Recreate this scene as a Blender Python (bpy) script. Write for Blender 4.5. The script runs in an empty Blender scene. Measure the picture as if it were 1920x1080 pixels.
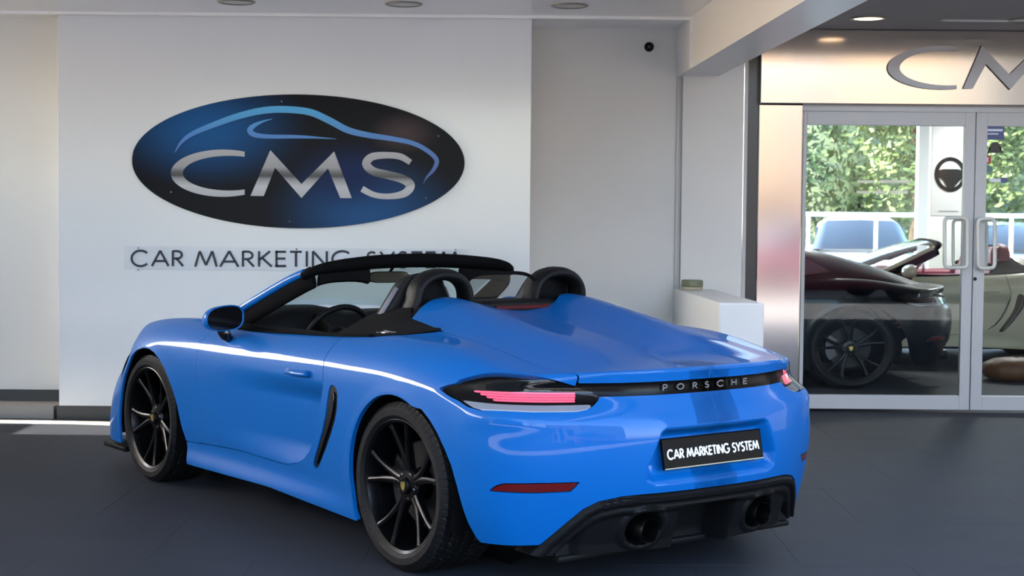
import bpy, bmesh, math, random
import numpy as np
from mathutils import Matrix, Vector
random.seed(4); np.random.seed(4)
PI = math.pi
SC = bpy.context.scene
# ---------------------------------------------------------------- camera
CZ = 1.424; FP = 2853.3; PITCH = -.0468; ROLL = .0088
cam_d = bpy.data.cameras.new('camera'); cam = bpy.data.objects.new('camera', cam_d); SC.collection.objects.link(cam)
cam_d.sensor_width = 36; cam_d.lens = FP/1920*36; cam_d.clip_end = 500
_f = Vector((0, math.cos(PITCH), math.sin(PITCH))); _r = Vector((1, 0, 0)); _u = _r.cross(_f)
RV = math.cos(ROLL)*_r+math.sin(ROLL)*_u; UV = math.cos(ROLL)*_u-math.sin(ROLL)*_r; FV = _f
cam.matrix_world = Matrix(((RV.x, UV.x, -FV.x, 0), (RV.y, UV.y, -FV.y, 0), (RV.z, UV.z, -FV.z, CZ), (0, 0, 0, 1)))
cam_d.dof.use_dof = True; cam_d.dof.focus_distance = 6.6; cam_d.dof.aperture_fstop = 7.0
SC.camera = cam
# ---------------------------------------------------------------- sky, sun, exposure
SUN_EL, SUN_AZ = 34.0, 8.0
world = bpy.data.worlds.new('sky'); SC.world = world; world.use_nodes = True
wn = world.node_tree; bg = wn.nodes['Background']; sky = wn.nodes.new('ShaderNodeTexSky')
sky.sky_type = 'NISHITA'; sky.sun_disc = False; sky.sun_elevation = math.radians(SUN_EL)
sky.sun_rotation = math.radians(-90+SUN_AZ); sky.air_density = 1.0; sky.dust_density = 2.0; sky.ozone_density = 1.0
wn.links.new(sky.outputs[0], bg.inputs[0]); bg.inputs[1].default_value = .60
sun_d = bpy.data.lights.new('sun', 'SUN'); sun = bpy.data.objects.new('sun', sun_d); SC.collection.objects.link(sun)
sun_d.energy = 5.5; sun_d.angle = .01; sun_d.color = (1, .93, .80)
_sd = Vector((math.cos(math.radians(SUN_AZ))*math.cos(math.radians(SUN_EL)), -math.sin(math.radians(SUN_AZ))*math.cos(math.radians(SUN_EL)), -math.sin(math.radians(SUN_EL))))
sun.rotation_euler = _sd.to_track_quat('-Z', 'Y').to_euler(); sun.location = (-12, 12, 9)
SC.view_settings.view_transform = 'Standard'; SC.view_settings.look = 'None'; SC.view_settings.gamma = 1
SC.view_settings.use_curve_mapping = False; SC.view_settings.exposure = 2.0
# ---------------------------------------------------------------- helpers
def tag(o, label=None, cat=None, group=None, kind=None):
    if label: o['label'] = label
    if cat: o['category'] = cat
    if group: o['group'] = group
    if kind: o['kind'] = kind
    return o
def link(name, me, mat=None, parent=None):
    o = bpy.data.objects.new(name, me); SC.collection.objects.link(o)
    if mat is not None:
        for m in (mat if isinstance(mat, (list, tuple)) else [mat]): me.materials.append(m)
    if parent is not None: o.parent = parent
    return o
def empty(name, loc=(0, 0, 0), rz=0, parent=None, **k):
    o = bpy.data.objects.new(name, None); SC.collection.objects.link(o); o.location = loc; o.rotation_euler = (0, 0, rz)
    o.empty_display_size = .2
    if parent is not None: o.parent = parent
    return tag(o, **k)
def kids(o): return [c for c in bpy.data.objects if c.parent == o]
def children_map():
    m = {}
    for c in bpy.data.objects:
        if c.parent: m.setdefault(c.parent.name, []).append(c)
    return m
class MB:
    def __init__(s): s.v = []; s.f = []; s.sm = []
    def add(s, v, f, smooth=False):
        n = len(s.v); s.v += [tuple(map(float, p)) for p in v]; s.f += [tuple(n+i for i in q) for q in f]; s.sm += [smooth]*len(f); return s
    def box(s, a, b):
        x0, y0, z0 = a; x1, y1, z1 = b
        v = [(x0, y0, z0), (x1, y0, z0), (x1, y1, z0), (x0, y1, z0), (x0, y0, z1), (x1, y0, z1), (x1, y1, z1), (x0, y1, z1)]
        return s.add(v, [(0, 3, 2, 1), (4, 5, 6, 7), (0, 1, 5, 4), (1, 2, 6, 5), (2, 3, 7, 6), (3, 0, 4, 7)])
    def prism(s, poly, axis, a, b, smooth=False):     # poly in the two other axes, extruded along axis
        n = len(poly)
        def P(p, t):
            q = [p[0], p[1]]; q.insert(axis, t); return q
        v = [P(p, a) for p in poly]+[P(p, b) for p in poly]
        ar = sum(poly[i][0]*poly[(i+1) % n][1]-poly[(i+1) % n][0]*poly[i][1] for i in range(n))
        fw = (ar > 0) == (axis != 1)
        lo = tuple(range(n)); hi = tuple(range(n, 2*n))
        f = [lo[::-1] if fw else lo, hi if fw else hi[::-1]]
        s.add(v, f); n0 = len(s.v)-2*n
        for i in range(n):
            j = (i+1) % n; q = (n0+i, n0+j, n0+n+j, n0+n+i)
            s.f.append(q if fw else q[::-1]); s.sm.append(smooth)
        return s
    def grid(s, P, closed_u=False, closed_v=False, smooth=True, flip=False):
        nu, nv = len(P), len(P[0]); v = [p for r in P for p in r]; f = []
        for i in range(nu if closed_u else nu-1):
            for j in range(nv if closed_v else nv-1):
                q = (i*nv+j, ((i+1) % nu)*nv+j, ((i+1) % nu)*nv+(j+1) % nv, i*nv+(j+1) % nv)
                f.append(q[::-1] if flip else q)
        return s.add(v, f, smooth)
    def tube(s, path, r, n=10, closed=False, caps=True, flat=None):
        path = [Vector(p) for p in path]; m = len(path); rs = r if isinstance(r, (list, tuple)) else [r]*m
        rows = []; up = None
        for i, p in enumerate(path):
            a = path[(i-1) % m] if closed or i > 0 else p; b = path[(i+1) % m] if closed or i < m-1 else p
            t = (b-a).normalized()
            if up is None: up = t.orthogonal().normalized() if flat is None else Vector(flat)
            up = (up-t*up.dot(t)).normalized(); w = t.cross(up)
            rr = rs[i] if isinstance(rs[i], tuple) else (rs[i], rs[i])
            rows.append([p+up*math.cos(2*PI*k/n)*rr[0]+w*math.sin(2*PI*k/n)*rr[1] for k in range(n)])
        s.grid(rows, closed_u=closed, closed_v=True)
        if caps and not closed:
            n0 = len(s.v)-m*n
            s.f.append(tuple(range(n0, n0+n))); s.f.append(tuple(range(n0+(m-1)*n, n0+m*n))[::-1]); s.sm += [False, False]
        return s
    def lathe(s, prof, n=32, axis=2, c=(0, 0, 0), closed=False, smooth=True):   # prof: (radius, height)
        rows = []
        for k in range(n):
            a = 2*PI*k/n; row = []
            for r, h in prof:
                q = [r*math.cos(a), r*math.sin(a)]
                if axis == 1: q = [q[0], h, q[1]]
                elif axis == 0: q = [h, q[0], q[1]]
                else: q = [q[0], q[1], h]
                row.append((q[0]+c[0], q[1]+c[1], q[2]+c[2]))
            rows.append(row)
        return s.grid(rows, closed_u=True, closed_v=closed, smooth=smooth)
    def mesh(s, name):
        me = bpy.data.meshes.new(name); me.from_pydata(s.v, [], s.f); me.polygons.foreach_set('use_smooth', s.sm); me.update(); return me
    def build(s, name, mat=None, parent=None, fix=True, sharp=None, bevel=None, **k):
        me = s.mesh(name)
        if fix or bevel:
            bm = bmesh.new(); bm.from_mesh(me)
            if bevel:
                bmesh.ops.remove_doubles(bm, verts=bm.verts, dist=1e-6)
                ed = [e for e in bm.edges if len(e.link_faces) == 2 and e.calc_face_angle(0) > .6]
                bmesh.ops.bevel(bm, geom=ed, offset=bevel, segments=2, profile=.6, affect='EDGES', clamp_overlap=True)
            if fix: bmesh.ops.recalc_face_normals(bm, faces=bm.faces)
            bm.to_mesh(me); bm.free()
        if sharp is not None:
            me.polygons.foreach_set('use_smooth', [True]*len(me.polygons)); me.set_sharp_from_angle(angle=sharp)
        return tag(link(name, me, mat, parent), **k)
def box(name, a, b, mat, parent=None, bevel=None, **k): return MB().box(a, b).build(name, mat, parent, bevel=bevel, **k)
# ---------------------------------------------------------------- materials
M = {}
def mat(name, col, rough=.5, metal=0, coat=0, noise=0, nscale=8, bump=0, bscale=40, emis=None, es=0, spec=.5, aniso=0, croug=.03):
    m = bpy.data.materials.new(name); m.use_nodes = True; nt = m.node_tree; b = nt.nodes['Principled BSDF']
    b.inputs['Base Color'].default_value = (*col, 1); b.inputs['Roughness'].default_value = rough; b.inputs['Metallic'].default_value = metal
    b.inputs['Coat Weight'].default_value = coat; b.inputs['Coat Roughness'].default_value = croug; b.inputs['Specular IOR Level'].default_value = spec
    if aniso: b.inputs['Anisotropic'].default_value = aniso
    if emis: b.inputs['Emission Color'].default_value = (*emis, 1); b.inputs['Emission Strength'].default_value = es
    tc = nt.nodes.new('ShaderNodeTexCoord')
    nz = nt.nodes.new('ShaderNodeTexNoise'); nz.inputs['Scale'].default_value = nscale; nz.inputs['Detail'].default_value = 6
    nt.links.new(tc.outputs['Object'], nz.inputs[0])
    rp = nt.nodes.new('ShaderNodeMix'); rp.data_type = 'RGBA'
    rp.inputs[6].default_value = (*[c*(1-noise) for c in col], 1); rp.inputs[7].default_value = (*[min(1, c*(1+noise)) for c in col], 1)
    nt.links.new(nz.outputs[0], rp.inputs[0]); nt.links.new(rp.outputs[2], b.inputs['Base Color'])
    if bump:
        n2 = nt.nodes.new('ShaderNodeTexNoise'); n2.inputs['Scale'].default_value = bscale; n2.inputs['Detail'].default_value = 4
        bp = nt.nodes.new('ShaderNodeBump'); bp.inputs['Strength'].default_value = bump; bp.inputs['Distance'].default_value = .01
        nt.links.new(tc.outputs['Object'], n2.inputs[0]); nt.links.new(n2.outputs[0], bp.inputs['Height']); nt.links.new(bp.outputs[0], b.inputs['Normal'])
    M[name] = m; return m
def glass(name, tint, base=.04, rough=0.0, refl=(1, 1, 1)):
    m = bpy.data.materials.new(name); m.use_nodes = True; nt = m.node_tree; nt.nodes.clear()
    o = nt.nodes.new('ShaderNodeOutputMaterial'); mx = nt.nodes.new('ShaderNodeMixShader'); t = nt.nodes.new('ShaderNodeBsdfTransparent'); g = nt.nodes.new('ShaderNodeBsdfGlossy')
    lf = nt.nodes.new('ShaderNodeLayerWeight'); lf.inputs[0].default_value = .5      # same on both sides of the pane
    pw = nt.nodes.new('ShaderNodeMath'); pw.operation = 'POWER'; pw.inputs[1].default_value = 4.5; nt.links.new(lf.outputs[1], pw.inputs[0])
    lw = nt.nodes.new('ShaderNodeMath'); lw.operation = 'MULTIPLY'; lw.inputs[1].default_value = .9; nt.links.new(pw.outputs[0], lw.inputs[0])
    ad = nt.nodes.new('ShaderNodeMath'); ad.operation = 'ADD'; ad.inputs[1].default_value = base+.03; ad.use_clamp = True
    t.inputs[0].default_value = (*tint, 1); g.inputs[0].default_value = (*refl, 1); g.inputs[1].default_value = rough
    nt.links.new(lw.outputs[0], ad.inputs[0]); nt.links.new(ad.outputs[0], mx.inputs[0]); nt.links.new(t.outputs[0], mx.inputs[1]); nt.links.new(g.outputs[0], mx.inputs[2]); nt.links.new(mx.outputs[0], o.inputs[0])
    M[name] = m; return m
mat('paint_blue', (.0, .096, .355), .5, spec=.1, coat=.4, noise=.02, nscale=300)
mat('paint_black', (.001, .0015, .004), .3, coat=.22, spec=.1)
mat('paint_cream', (.48, .44, .33), .35, coat=.8)
mat('paint_white', (.75, .76, .78), .35, coat=.8)
mat('paint_silver', (.35, .42, .5), .3, metal=.5, coat=.8)
mat('gloss_black', (.004, .004, .005), .08, coat=.6)
mat('trim_black', (.004, .004, .0045), .85, spec=.04)
mat('red_dark', (.06, .002, .004), .5, spec=.2)
mat('plastic_black', (.004, .004, .0045), .5, spec=.14, bump=.15, bscale=300)
mat('fabric_black', (.0045, .0045, .005), .85, spec=.1, bump=.3, bscale=500)
mat('leather_black', (.005, .005, .006), .45, spec=.15, bump=.2, bscale=250)
mat('leather_burgundy', (.22, .02, .05), .45, bump=.2, bscale=250)
mat('alcantara_grey', (.12, .12, .15), .7, bump=.2, bscale=400)
mat('tyre', (.005, .005, .0055), .55, spec=.2, bump=.25, bscale=180)
mat('tyre_letter', (.035, .035, .037), .5)
mat('rim_black', (.002, .002, .0025), .3, spec=.2, coat=.04)
mat('disc_dark', (.012, .012, .013), .5, metal=.5)
mat('steel_dark', (.10, .10, .11), .35, metal=1)
mat('pipe_dark', (.04, .04, .042), .35, metal=1)
mat('strip_black', (.002, .002, .0025), .2, spec=.10)
mat('chrome', (.8, .8, .82), .08, metal=1)
mat('gold', (.55, .42, .12), .3, metal=.8)
mat('crest_red', (.35, .02, .02), .4)
mat('red_reflector', (.10, .002, .002), .12, coat=1)
mat('orange_reflector', (.55, .12, .03), .12, coat=1)
mat('light_pink', (.7, .05, .12), .3, emis=(1, .12, .22), es=.5)
mat('red_glow', (.6, .02, .03), .3, emis=(1, .05, .08), es=1.2)
mat('lens_reflect_pale', (.55, .6, .66), .15, coat=1)
mat('plate_black', (.004, .004, .004), .35, spec=.12)
mat('plate_white', (.82, .82, .82), .5)
mat('badge_grey', (.20, .21, .23), .35, metal=.6)
mat('mirror_glass', (.35, .35, .36), .02, metal=1)
mat('mirror_reflect_beige', (.50, .44, .34), .06, metal=.9)
glass('glass_green', (.72, .83, .77), .0)
glass('glass_clear', (.93, .96, .96), .02)
glass('glass_smoke', (.70, .72, .73), -.018)
glass('lens_smoke', (.60, .60, .62), -.005)
glass('glass_door', (.93, .96, .95), -.018)
mat('wall_white', (.70, .70, .69), .42, noise=.03, nscale=2, bump=.03, bscale=60)
mat('wall_warm', (.66, .635, .61), .55, noise=.04, nscale=2, bump=.05, bscale=60)
mat('panel_white', (.69, .705, .735), .25, noise=.02, nscale=1.5, coat=.5, croug=.12)
mat('panel_gloss', (.66, .655, .64), .16, noise=.02, nscale=1.5, bump=.06, bscale=2.2, coat=.8, croug=.06)
mat('ceiling_white', (.88, .88, .90), .28, noise=.02, nscale=1.5, bump=.05, bscale=3)
mat('ceiling_grey', (.30, .29, .30), .6)
mat('beam_white', (.74, .74, .76), .35, bump=.03, bscale=5)
mat('trim_light', (.85, .85, .85), .3)
mat('side_grey', (.10, .10, .11), .6)
mat('skirting_dark', (.035, .034, .036), .4)
mat('skirting_grey', (.22, .21, .20), .5)
mat('frame_grey', (.45, .44, .44), .4, metal=.1)
mat('frame_dark', (.012, .012, .012), .25)
mat('stainless', (.52, .48, .44), .12, metal=1, bump=.012, bscale=3, aniso=.2)
mat('letter_steel', (.36, .35, .36), .45, metal=.5)
mat('handle_cream', (.62, .60, .54), .3)
mat('text_dark', (.012, .018, .035), .5)
mat('text_plate', (.66, .69, .74), .12, coat=1)
mat('screw', (.25, .25, .26), .4, metal=.8)
mat('lamp_glow_warm', (.9, .7, .5), .5, emis=(1, .72, .45), es=1.1)
mat('lamp_off', (.62, .60, .54), .4)
mat('ring_metal', (.30, .29, .27), .35, metal=.7)
mat('poster_grey', (.50, .50, .51), .5)
mat('sticker_blue', (.06, .08, .22), .4); mat('sticker_red', (.45, .02, .02), .4); mat('sticker_green', (.12, .22, .20), .5); mat('sticker_white', (.7, .72, .78), .4)
mat('sun_strip_pale', (.62, .60, .54), .5, noise=.06)  # pale tone for the painted sun strip on the floor
mat('paint_red', (.16, .02, .035), .35, coat=.8)
mat('rail_white', (.85, .86, .88), .4); mat('brown_leather', (.14, .055, .02), .5, bump=.2, bscale=30)
mat('tray_green', (.16, .17, .10), .5); mat('tray_cream', (.42, .38, .26), .6)
mat('wall_grey', (.16, .16, .165), .6); mat('paving_grey', (.14, .14, .14), .8, noise=.1)
mat('facade_grey', (.12, .12, .11), .8, noise=.1)
mat('facade_beige', (.235, .172, .12), .8, noise=.06, nscale=1); mat('paving_pale', (.52, .50, .46), .8, noise=.1, nscale=2); mat('asphalt', (.03, .03, .034), .8, noise=.15, nscale=5)
mat('bark', (.09, .06, .04), .9, noise=.3, nscale=6)
def leafmat(name, c):
    m = mat(name, c, .6, noise=.45, nscale=1.1); b = m.node_tree.nodes['Principled BSDF']
    b.inputs['Subsurface Weight'].default_value = .0; return m
leafmat('leaf_light', (.13, .17, .055)); leafmat('leaf_hill', (.07, .09, .035)); leafmat('leaf_dark', (.08, .14, .05))
# grey tiled floor: slate with mottling, one material, shade differs a little from tile to tile
fm = mat('floor_tile', (.034, .037, .046), .6, spec=.08, noise=.22, nscale=2.3, bump=.05, bscale=22)
fm.node_tree.nodes['Noise Texture'].inputs['Roughness'].default_value = .65
# oval sign print: blue glows on black
def oval_mat():
    m = bpy.data.materials.new('oval_print'); m.use_nodes = True; nt = m.node_tree; b = nt.nodes['Principled BSDF']; b.inputs['Roughness'].default_value = .3; b.inputs['Specular IOR Level'].default_value = .08
    tc = nt.nodes.new('ShaderNodeTexCoord'); out = None
    def blob(cx, cz, r, col, prev):
        vm = nt.nodes.new('ShaderNodeVectorMath'); vm.operation = 'DISTANCE'; vm.inputs[1].default_value = (cx, 0, cz)
        mp = nt.nodes.new('ShaderNodeMapping'); mp.inputs['Scale'].default_value = (1, 0, 1.7); vm.inputs[1].default_value = (cx, 0, cz*1.7)
        nt.links.new(tc.outputs['Object'], mp.inputs[0]); nt.links.new(mp.outputs[0], vm.inputs[0])
        mr = nt.nodes.new('ShaderNodeMapRange'); mr.interpolation_type = 'SMOOTHSTEP'; mr.inputs[1].default_value = r; mr.inputs[2].default_value = 0; nt.links.new(vm.outputs['Value'], mr.inputs[0])
        mx = nt.nodes.new('ShaderNodeMix'); mx.data_type = 'RGBA'; mx.inputs[7].default_value = (*col, 1)
        if prev is None: mx.inputs[6].default_value = (.006, .006, .010, 1)
        else: nt.links.new(prev, mx.inputs[6])
        nt.links.new(mr.outputs[0], mx.inputs[0]); return mx.outputs[2]
    out = blob(-.62, .22, .75, (.012, .10, .30), out); out = blob(.48, -.34, .75, (.015, .085, .24), out); out = blob(.35, -.1, .5, (.008, .02, .09), out); out = blob(.72, .2, .28, (.07, .05, .055), out)
    nt.links.new(out, b.inputs['Base Color']); M['oval_print'] = m
oval_mat()
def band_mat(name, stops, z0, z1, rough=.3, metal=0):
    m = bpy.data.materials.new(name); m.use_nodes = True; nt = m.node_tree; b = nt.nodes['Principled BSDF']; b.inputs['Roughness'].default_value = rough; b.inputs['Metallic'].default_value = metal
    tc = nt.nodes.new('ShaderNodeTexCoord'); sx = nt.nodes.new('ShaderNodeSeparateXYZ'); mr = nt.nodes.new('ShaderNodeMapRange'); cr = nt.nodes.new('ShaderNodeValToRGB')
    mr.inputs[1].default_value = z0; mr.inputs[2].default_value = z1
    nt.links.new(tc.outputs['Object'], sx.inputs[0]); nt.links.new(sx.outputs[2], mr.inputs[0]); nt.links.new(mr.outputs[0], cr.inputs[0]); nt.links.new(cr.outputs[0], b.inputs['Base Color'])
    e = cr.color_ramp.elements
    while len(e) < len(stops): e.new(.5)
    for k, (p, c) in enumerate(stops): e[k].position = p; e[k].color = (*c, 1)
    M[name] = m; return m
# ---------------------------------------------------------------- pixel ray to a point in the room (units: metres)
def px(u, v, Y=None, Z=None):
    d = FV+RV*((u-960)/FP)-UV*((v-540)/FP)
    t = Y/d.y if Y is not None else (Z-CZ)/d.z
    return Vector((0, 0, CZ))+d*t
# ---------------------------------------------------------------- stroke letters
def arc(cx, cy, rx, ry, a0, a1, n=18): return [(cx+rx*math.cos(math.radians(a0+(a1-a0)*i/n)), cy+ry*math.sin(math.radians(a0+(a1-a0)*i/n))) for i in range(n+1)]
GL = {
 'C': (.95, [arc(.52, .5, .47, .5, 42, 318, 24)]), 'A': (.88, [[(.0, 0), (.44, 1)], [(.88, 0), (.44, 1)], [(.17, .33), (.71, .33)]]),
 'R': (.62, [[(.06, 0), (.06, 1)], [(.06, .97), (.28, .97)]+arc(.28, .73, .25, .24, 90, -90, 12)[1:]+[(.06, .49)], [(.25, .49), (.60, 0)]]),
 'M': (1.05, [[(.0, 0), (.22, 1)], [(.22, 1), (.525, .1)], [(.525, .1), (.83, 1)], [(.83, 1), (1.05, 0)]]),
 'K': (.68, [[(.06, 0), (.06, 1)], [(.08, .45), (.60, 1)], [(.22, .56), (.68, 0)]]),
 'E': (.55, [[(.06, 0), (.06, 1)], [(.0, .96), (.53, .96)], [(.0, .52), (.50, .52)], [(.0, .04), (.53, .04)]]),
 'T': (.58, [[(.29, 0), (.29, 1)], [(0, .96), (.58, .96)]]), 'I': (.14, [[(.07, 0), (.07, 1)]]),
 'N': (.80, [[(.06, 0), (.06, 1)], [(.06, 1), (.74, 0)], [(.74, 0), (.74, 1)]]),
 'G': (1.0, [arc(.52, .5, .48, .5, 45, 350, 26)+[(.98, .46)], [(.62, .46), (1.02, .46)]]),
 'S': (.56, [arc(.29, .74, .22, .23, 40, 270, 14)[:-1]+arc(.27, .26, .25, .25, 80, -140, 14)]),
 'Y': (.74, [[(.37, 0), (.37, .45)], [(0, 1), (.37, .43)], [(.74, 1), (.37, .43)]]),
 'P': (.62, [[(.06, 0), (.06, 1)], [(.06, .96), (.30, .96)]+arc(.30, .70, .28, .26, 90, -90, 8)[1:]+[(.06, .44)]]),
 'O': (.95, [arc(.475, .5, .44, .46, 0, 360, 24)]), 'H': (.72, [[(.06, 0), (.06, 1)], [(.66, 0), (.66, 1)], [(.06, .5), (.66, .5)]]),
}
def ribbon(pts, w):      # outline rows of a stroke with mitred joins; w scalar or list
    P = [Vector(p) for p in pts]; n = len(P); L = []; R = []
    for i in range(n):
        t0 = (P[i]-P[i-1]).normalized() if i else None; t1 = (P[i+1]-P[i]).normalized() if i < n-1 else None
        t = ((t0 or t1)+(t1 or t0)).normalized(); nn = Vector((-t.y, t.x)); k = 1/max(.4, nn.dot(Vector((-(t1 or t0).y, (t1 or t0).x))))
        ww = (w[i] if isinstance(w, (list, tuple)) else w)/2*k
        L.append(P[i]+nn*ww); R.append(P[i]-nn*ww)
    return L, R
def ribbon3(mb, pts, w, fn, depth):   # fn(x, y, d) -> 3D
    L, R = ribbon(pts, w); n = len(L)
    v = [fn(p.x, p.y, depth) for p in L]+[fn(p.x, p.y, depth) for p in R]+[fn(p.x, p.y, 0) for p in L]+[fn(p.x, p.y, 0) for p in R]
    f = []
    for i in range(n-1):
        f += [(i, i+1, n+i+1, n+i), (2*n+i, 3*n+i, 3*n+i+1, 2*n+i+1), (i, 2*n+i, 2*n+i+1, i+1), (n+i, n+i+1, 3*n+i+1, 3*n+i)]
    f += [(0, n, 3*n, 2*n), (n-1, 3*n-1, 4*n-1, 2*n-1)]
    mb.add(v, f)
def layout(text, gap=.16, space=.45):
    x = 0; out = []
    for ch in text:
        if ch == ' ': x += space; continue
        out.append((ch, x)); x += GL[ch][0]+gap
    return out, x-gap
# ---------------------------------------------------------------- smooth table surfaces of the sports car
class Spl:
    def __init__(s, k):
        k = np.asarray(k, float); n = len(k); s.k = k
        A = np.eye(n); B = np.zeros((n, n)); h = np.diff(k)
        for i in range(1, n-1):
            A[i, i-1] = h[i-1]; A[i, i] = 2*(h[i-1]+h[i]); A[i, i+1] = h[i]
            B[i, i-1] = 6/h[i-1]; B[i, i+1] = 6/h[i]; B[i, i] = -6/h[i-1]-6/h[i]
        s.D = np.linalg.solve(A, B)
    def basis(s, x):
        k = s.k; x = np.clip(x, k[0], k[-1])
        i = np.clip(np.searchsorted(k, x)-1, 0, len(k)-2); h = k[i+1]-k[i]
        a = (k[i+1]-x)/h; b = 1-a
        W = (a**3-a)[:, None]*s.D[i]*(h*h/6)[:, None]+(b**3-b)[:, None]*s.D[i+1]*(h*h/6)[:, None]
        r = np.arange(len(x)); W[r, i] += a; W[r, i+1] += b
        return W
class Tab:
    def __init__(s, kx, ky, V): s.a = Spl(kx); s.b = Spl(ky); s.V = np.array(V, float)
    def __call__(s, x, y): return np.einsum('ni,ij,nj->n', s.a.basis(x), s.V, s.b.basis(y), optimize=True)
class Cur:
    def __init__(s, k, v): s.a = Spl(k); s.v = np.array(v, float)
    def __call__(s, x): return s.a.basis(np.atleast_1d(np.asarray(x, float)))@s.v
def smax(a, b, k):
    h = np.maximum(k-np.abs(a-b), 0)/k
    return np.maximum(a, b)+h*h*k*.25
def sstep(a, b, x):
    t = np.clip((x-a)/(b-a), 0, 1); return t*t*(3-2*t)
# half width over (x, z)
SX = [-.70, -.45, -.20, .0, .20, .42, .62, .90, 1.20, 1.60, 1.95, 2.25, 2.50, 2.75, 3.00, 3.25, 3.50]
SZ = [.12, .18, .24, .32, .45, .58, .68, .75, .81, .87, .93]
S_T = Tab(SX, SZ, [
 [.74, .76, .785, .815, .835, .84, .825, .80, .765, .72, .66],
 [.80, .82, .84, .862, .880, .884, .876, .860, .835, .795, .73],
 [.86, .87, .88, .89, .900, .904, .900, .893, .876, .845, .79],
 [.872, .882, .888, .896, .904, .908, .906, .900, .885, .858, .81],
 [.870, .882, .886, .893, .900, .903, .901, .895, .880, .854, .81],
 [.866, .880, .878, .884, .892, .896, .894, .888, .872, .845, .80],
 [.862, .878, .866, .872, .884, .890, .888, .881, .864, .832, .79],
 [.860, .876, .858, .862, .874, .882, .882, .874, .855, .820, .78],
 [.860, .876, .854, .857, .868, .876, .878, .869, .848, .810, .77],
 [.862, .878, .856, .859, .868, .875, .876, .866, .843, .803, .75],
 [.864, .880, .862, .866, .874, .880, .879, .868, .844, .800, .74],
 [.866, .882, .872, .876, .884, .888, .884, .872, .846, .800, .73],
 [.868, .884, .878, .884, .892, .894, .888, .874, .844, .792, .71],
 [.860, .872, .874, .878, .884, .884, .872, .852, .812, .745, .65],
 [.85, .855, .86, .86, .850, .830, .805, .770, .71, .62, .52],
 [.79, .795, .795, .785, .755, .715, .665, .60, .52, .42, .34],
 [.50, .51, .51, .51, .500, .470, .42, .35, .28, .20, .15]])
# height over (x, y)
TX = [-.98, -.86, -.74, -.60, -.40, -.20, 0, .20, .42, .80, 1.30, 1.90, 2.20, 2.50, 2.80, 3.05, 3.25, 3.45]
TY = [0, .17, .34, .48, .60, .70, .80, .90]
T_T = Tab(TX, TY, [
 [.848, .848, .845, .838, .825, .800, .76, .70],
 [.855, .855, .852, .846, .830, .806, .77, .71],
 [.858, .859, .858, .851, .838, .818, .785, .73],
 [.868, .872, .877, .868, .853, .840, .815, .765],
 [.900, .908, .920, .906, .886, .876, .858, .815],
 [.932, .944, .962, .944, .918, .910, .896, .855],
 [.962, .976, 1.000, .978, .940, .926, .913, .872],
 [.990, 1.006, 1.036, 1.008, .958, .930, .914, .872],
 [1.010, 1.030, 1.066, 1.032, .968, .924, .907, .868],
 [1.010, 1.02, 1.03, 1.00, .950, .908, .893, .855],
 [.985, .985, .98, .96, .920, .890, .874, .835],
 [.930, .930, .925, .915, .900, .892, .866, .82],
 [.880, .878, .872, .868, .872, .882, .862, .81],
 [.835, .832, .825, .826, .844, .864, .846, .79],
 [.775, .772, .768, .775, .800, .822, .802, .74],
 [.700, .698, .696, .704, .728, .745, .72, .66],
 [.620, .618, .614, .612, .615, .620, .60, .55],
 [.500, .498, .490, .480, .470, .46, .44, .40]])
# rearmost x over (y, z)
RY = [0, .20, .40, .52, .62, .72, .80, .86, .92]
_pl = [0, .006, .050, .105, .165, .245, .345, .47, .68]
_pz = [(.15, -.83), (.30, -.885), (.42, -.915), (.55, -.928), (.64, -.922), (.70, -.900), (.76, -.868), (.82, -.866), (.86, -.872), (.95, -.86)]
R_T = Tab(RY, [a for a, b in _pz], [[b+p*(1.0 if a > .7 else .80) for a, b in _pz] for p in _pl])
# foremost x over (y, z)
N_T = Tab([0, .3, .5, .65, .78, .9], [.1, .2, .35, .5, .6, .75], [
 [3.44, 3.50, 3.50, 3.47, 3.42, 3.2], [3.41, 3.47, 3.47, 3.43, 3.37, 3.15], [3.34, 3.40, 3.40, 3.36, 3.29, 3.05],
 [3.28, 3.32, 3.32, 3.25, 3.15, 2.95], [3.20, 3.22, 3.20, 3.10, 2.97, 2.8], [2.95, 2.95, 2.92, 2.85, 2.75, 2.7]])
def poly_sd(px, py, poly):
    poly = np.asarray(poly, float); a = poly; b = np.roll(poly, -1, 0)
    d = np.full(px.shape, 1e9); ins = np.zeros(px.shape, bool)
    for (ax, ay), (bx_, by) in zip(a, b):
        ex, ey = bx_-ax, by-ay; L = ex*ex+ey*ey+1e-12
        t = np.clip(((px-ax)*ex+(py-ay)*ey)/L, 0, 1)
        d = np.minimum(d, np.hypot(px-ax-t*ex, py-ay-t*ey))
        c = (ay > py) != (by > py)
        with np.errstate(divide='ignore', invalid='ignore'):
            ins ^= c & (px < ex*(py-ay)/np.where(abs(by-ay) < 1e-12, 1e-12, by-ay)+ax)
    return np.where(ins, -d, d)
PLATE_REC = [(-.345, .44), (-.345, .50), (-.285, .628), (-.26, .642), (.26, .642), (.285, .628), (.345, .50), (.345, .44), (.30, .415), (-.30, .415)]
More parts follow.
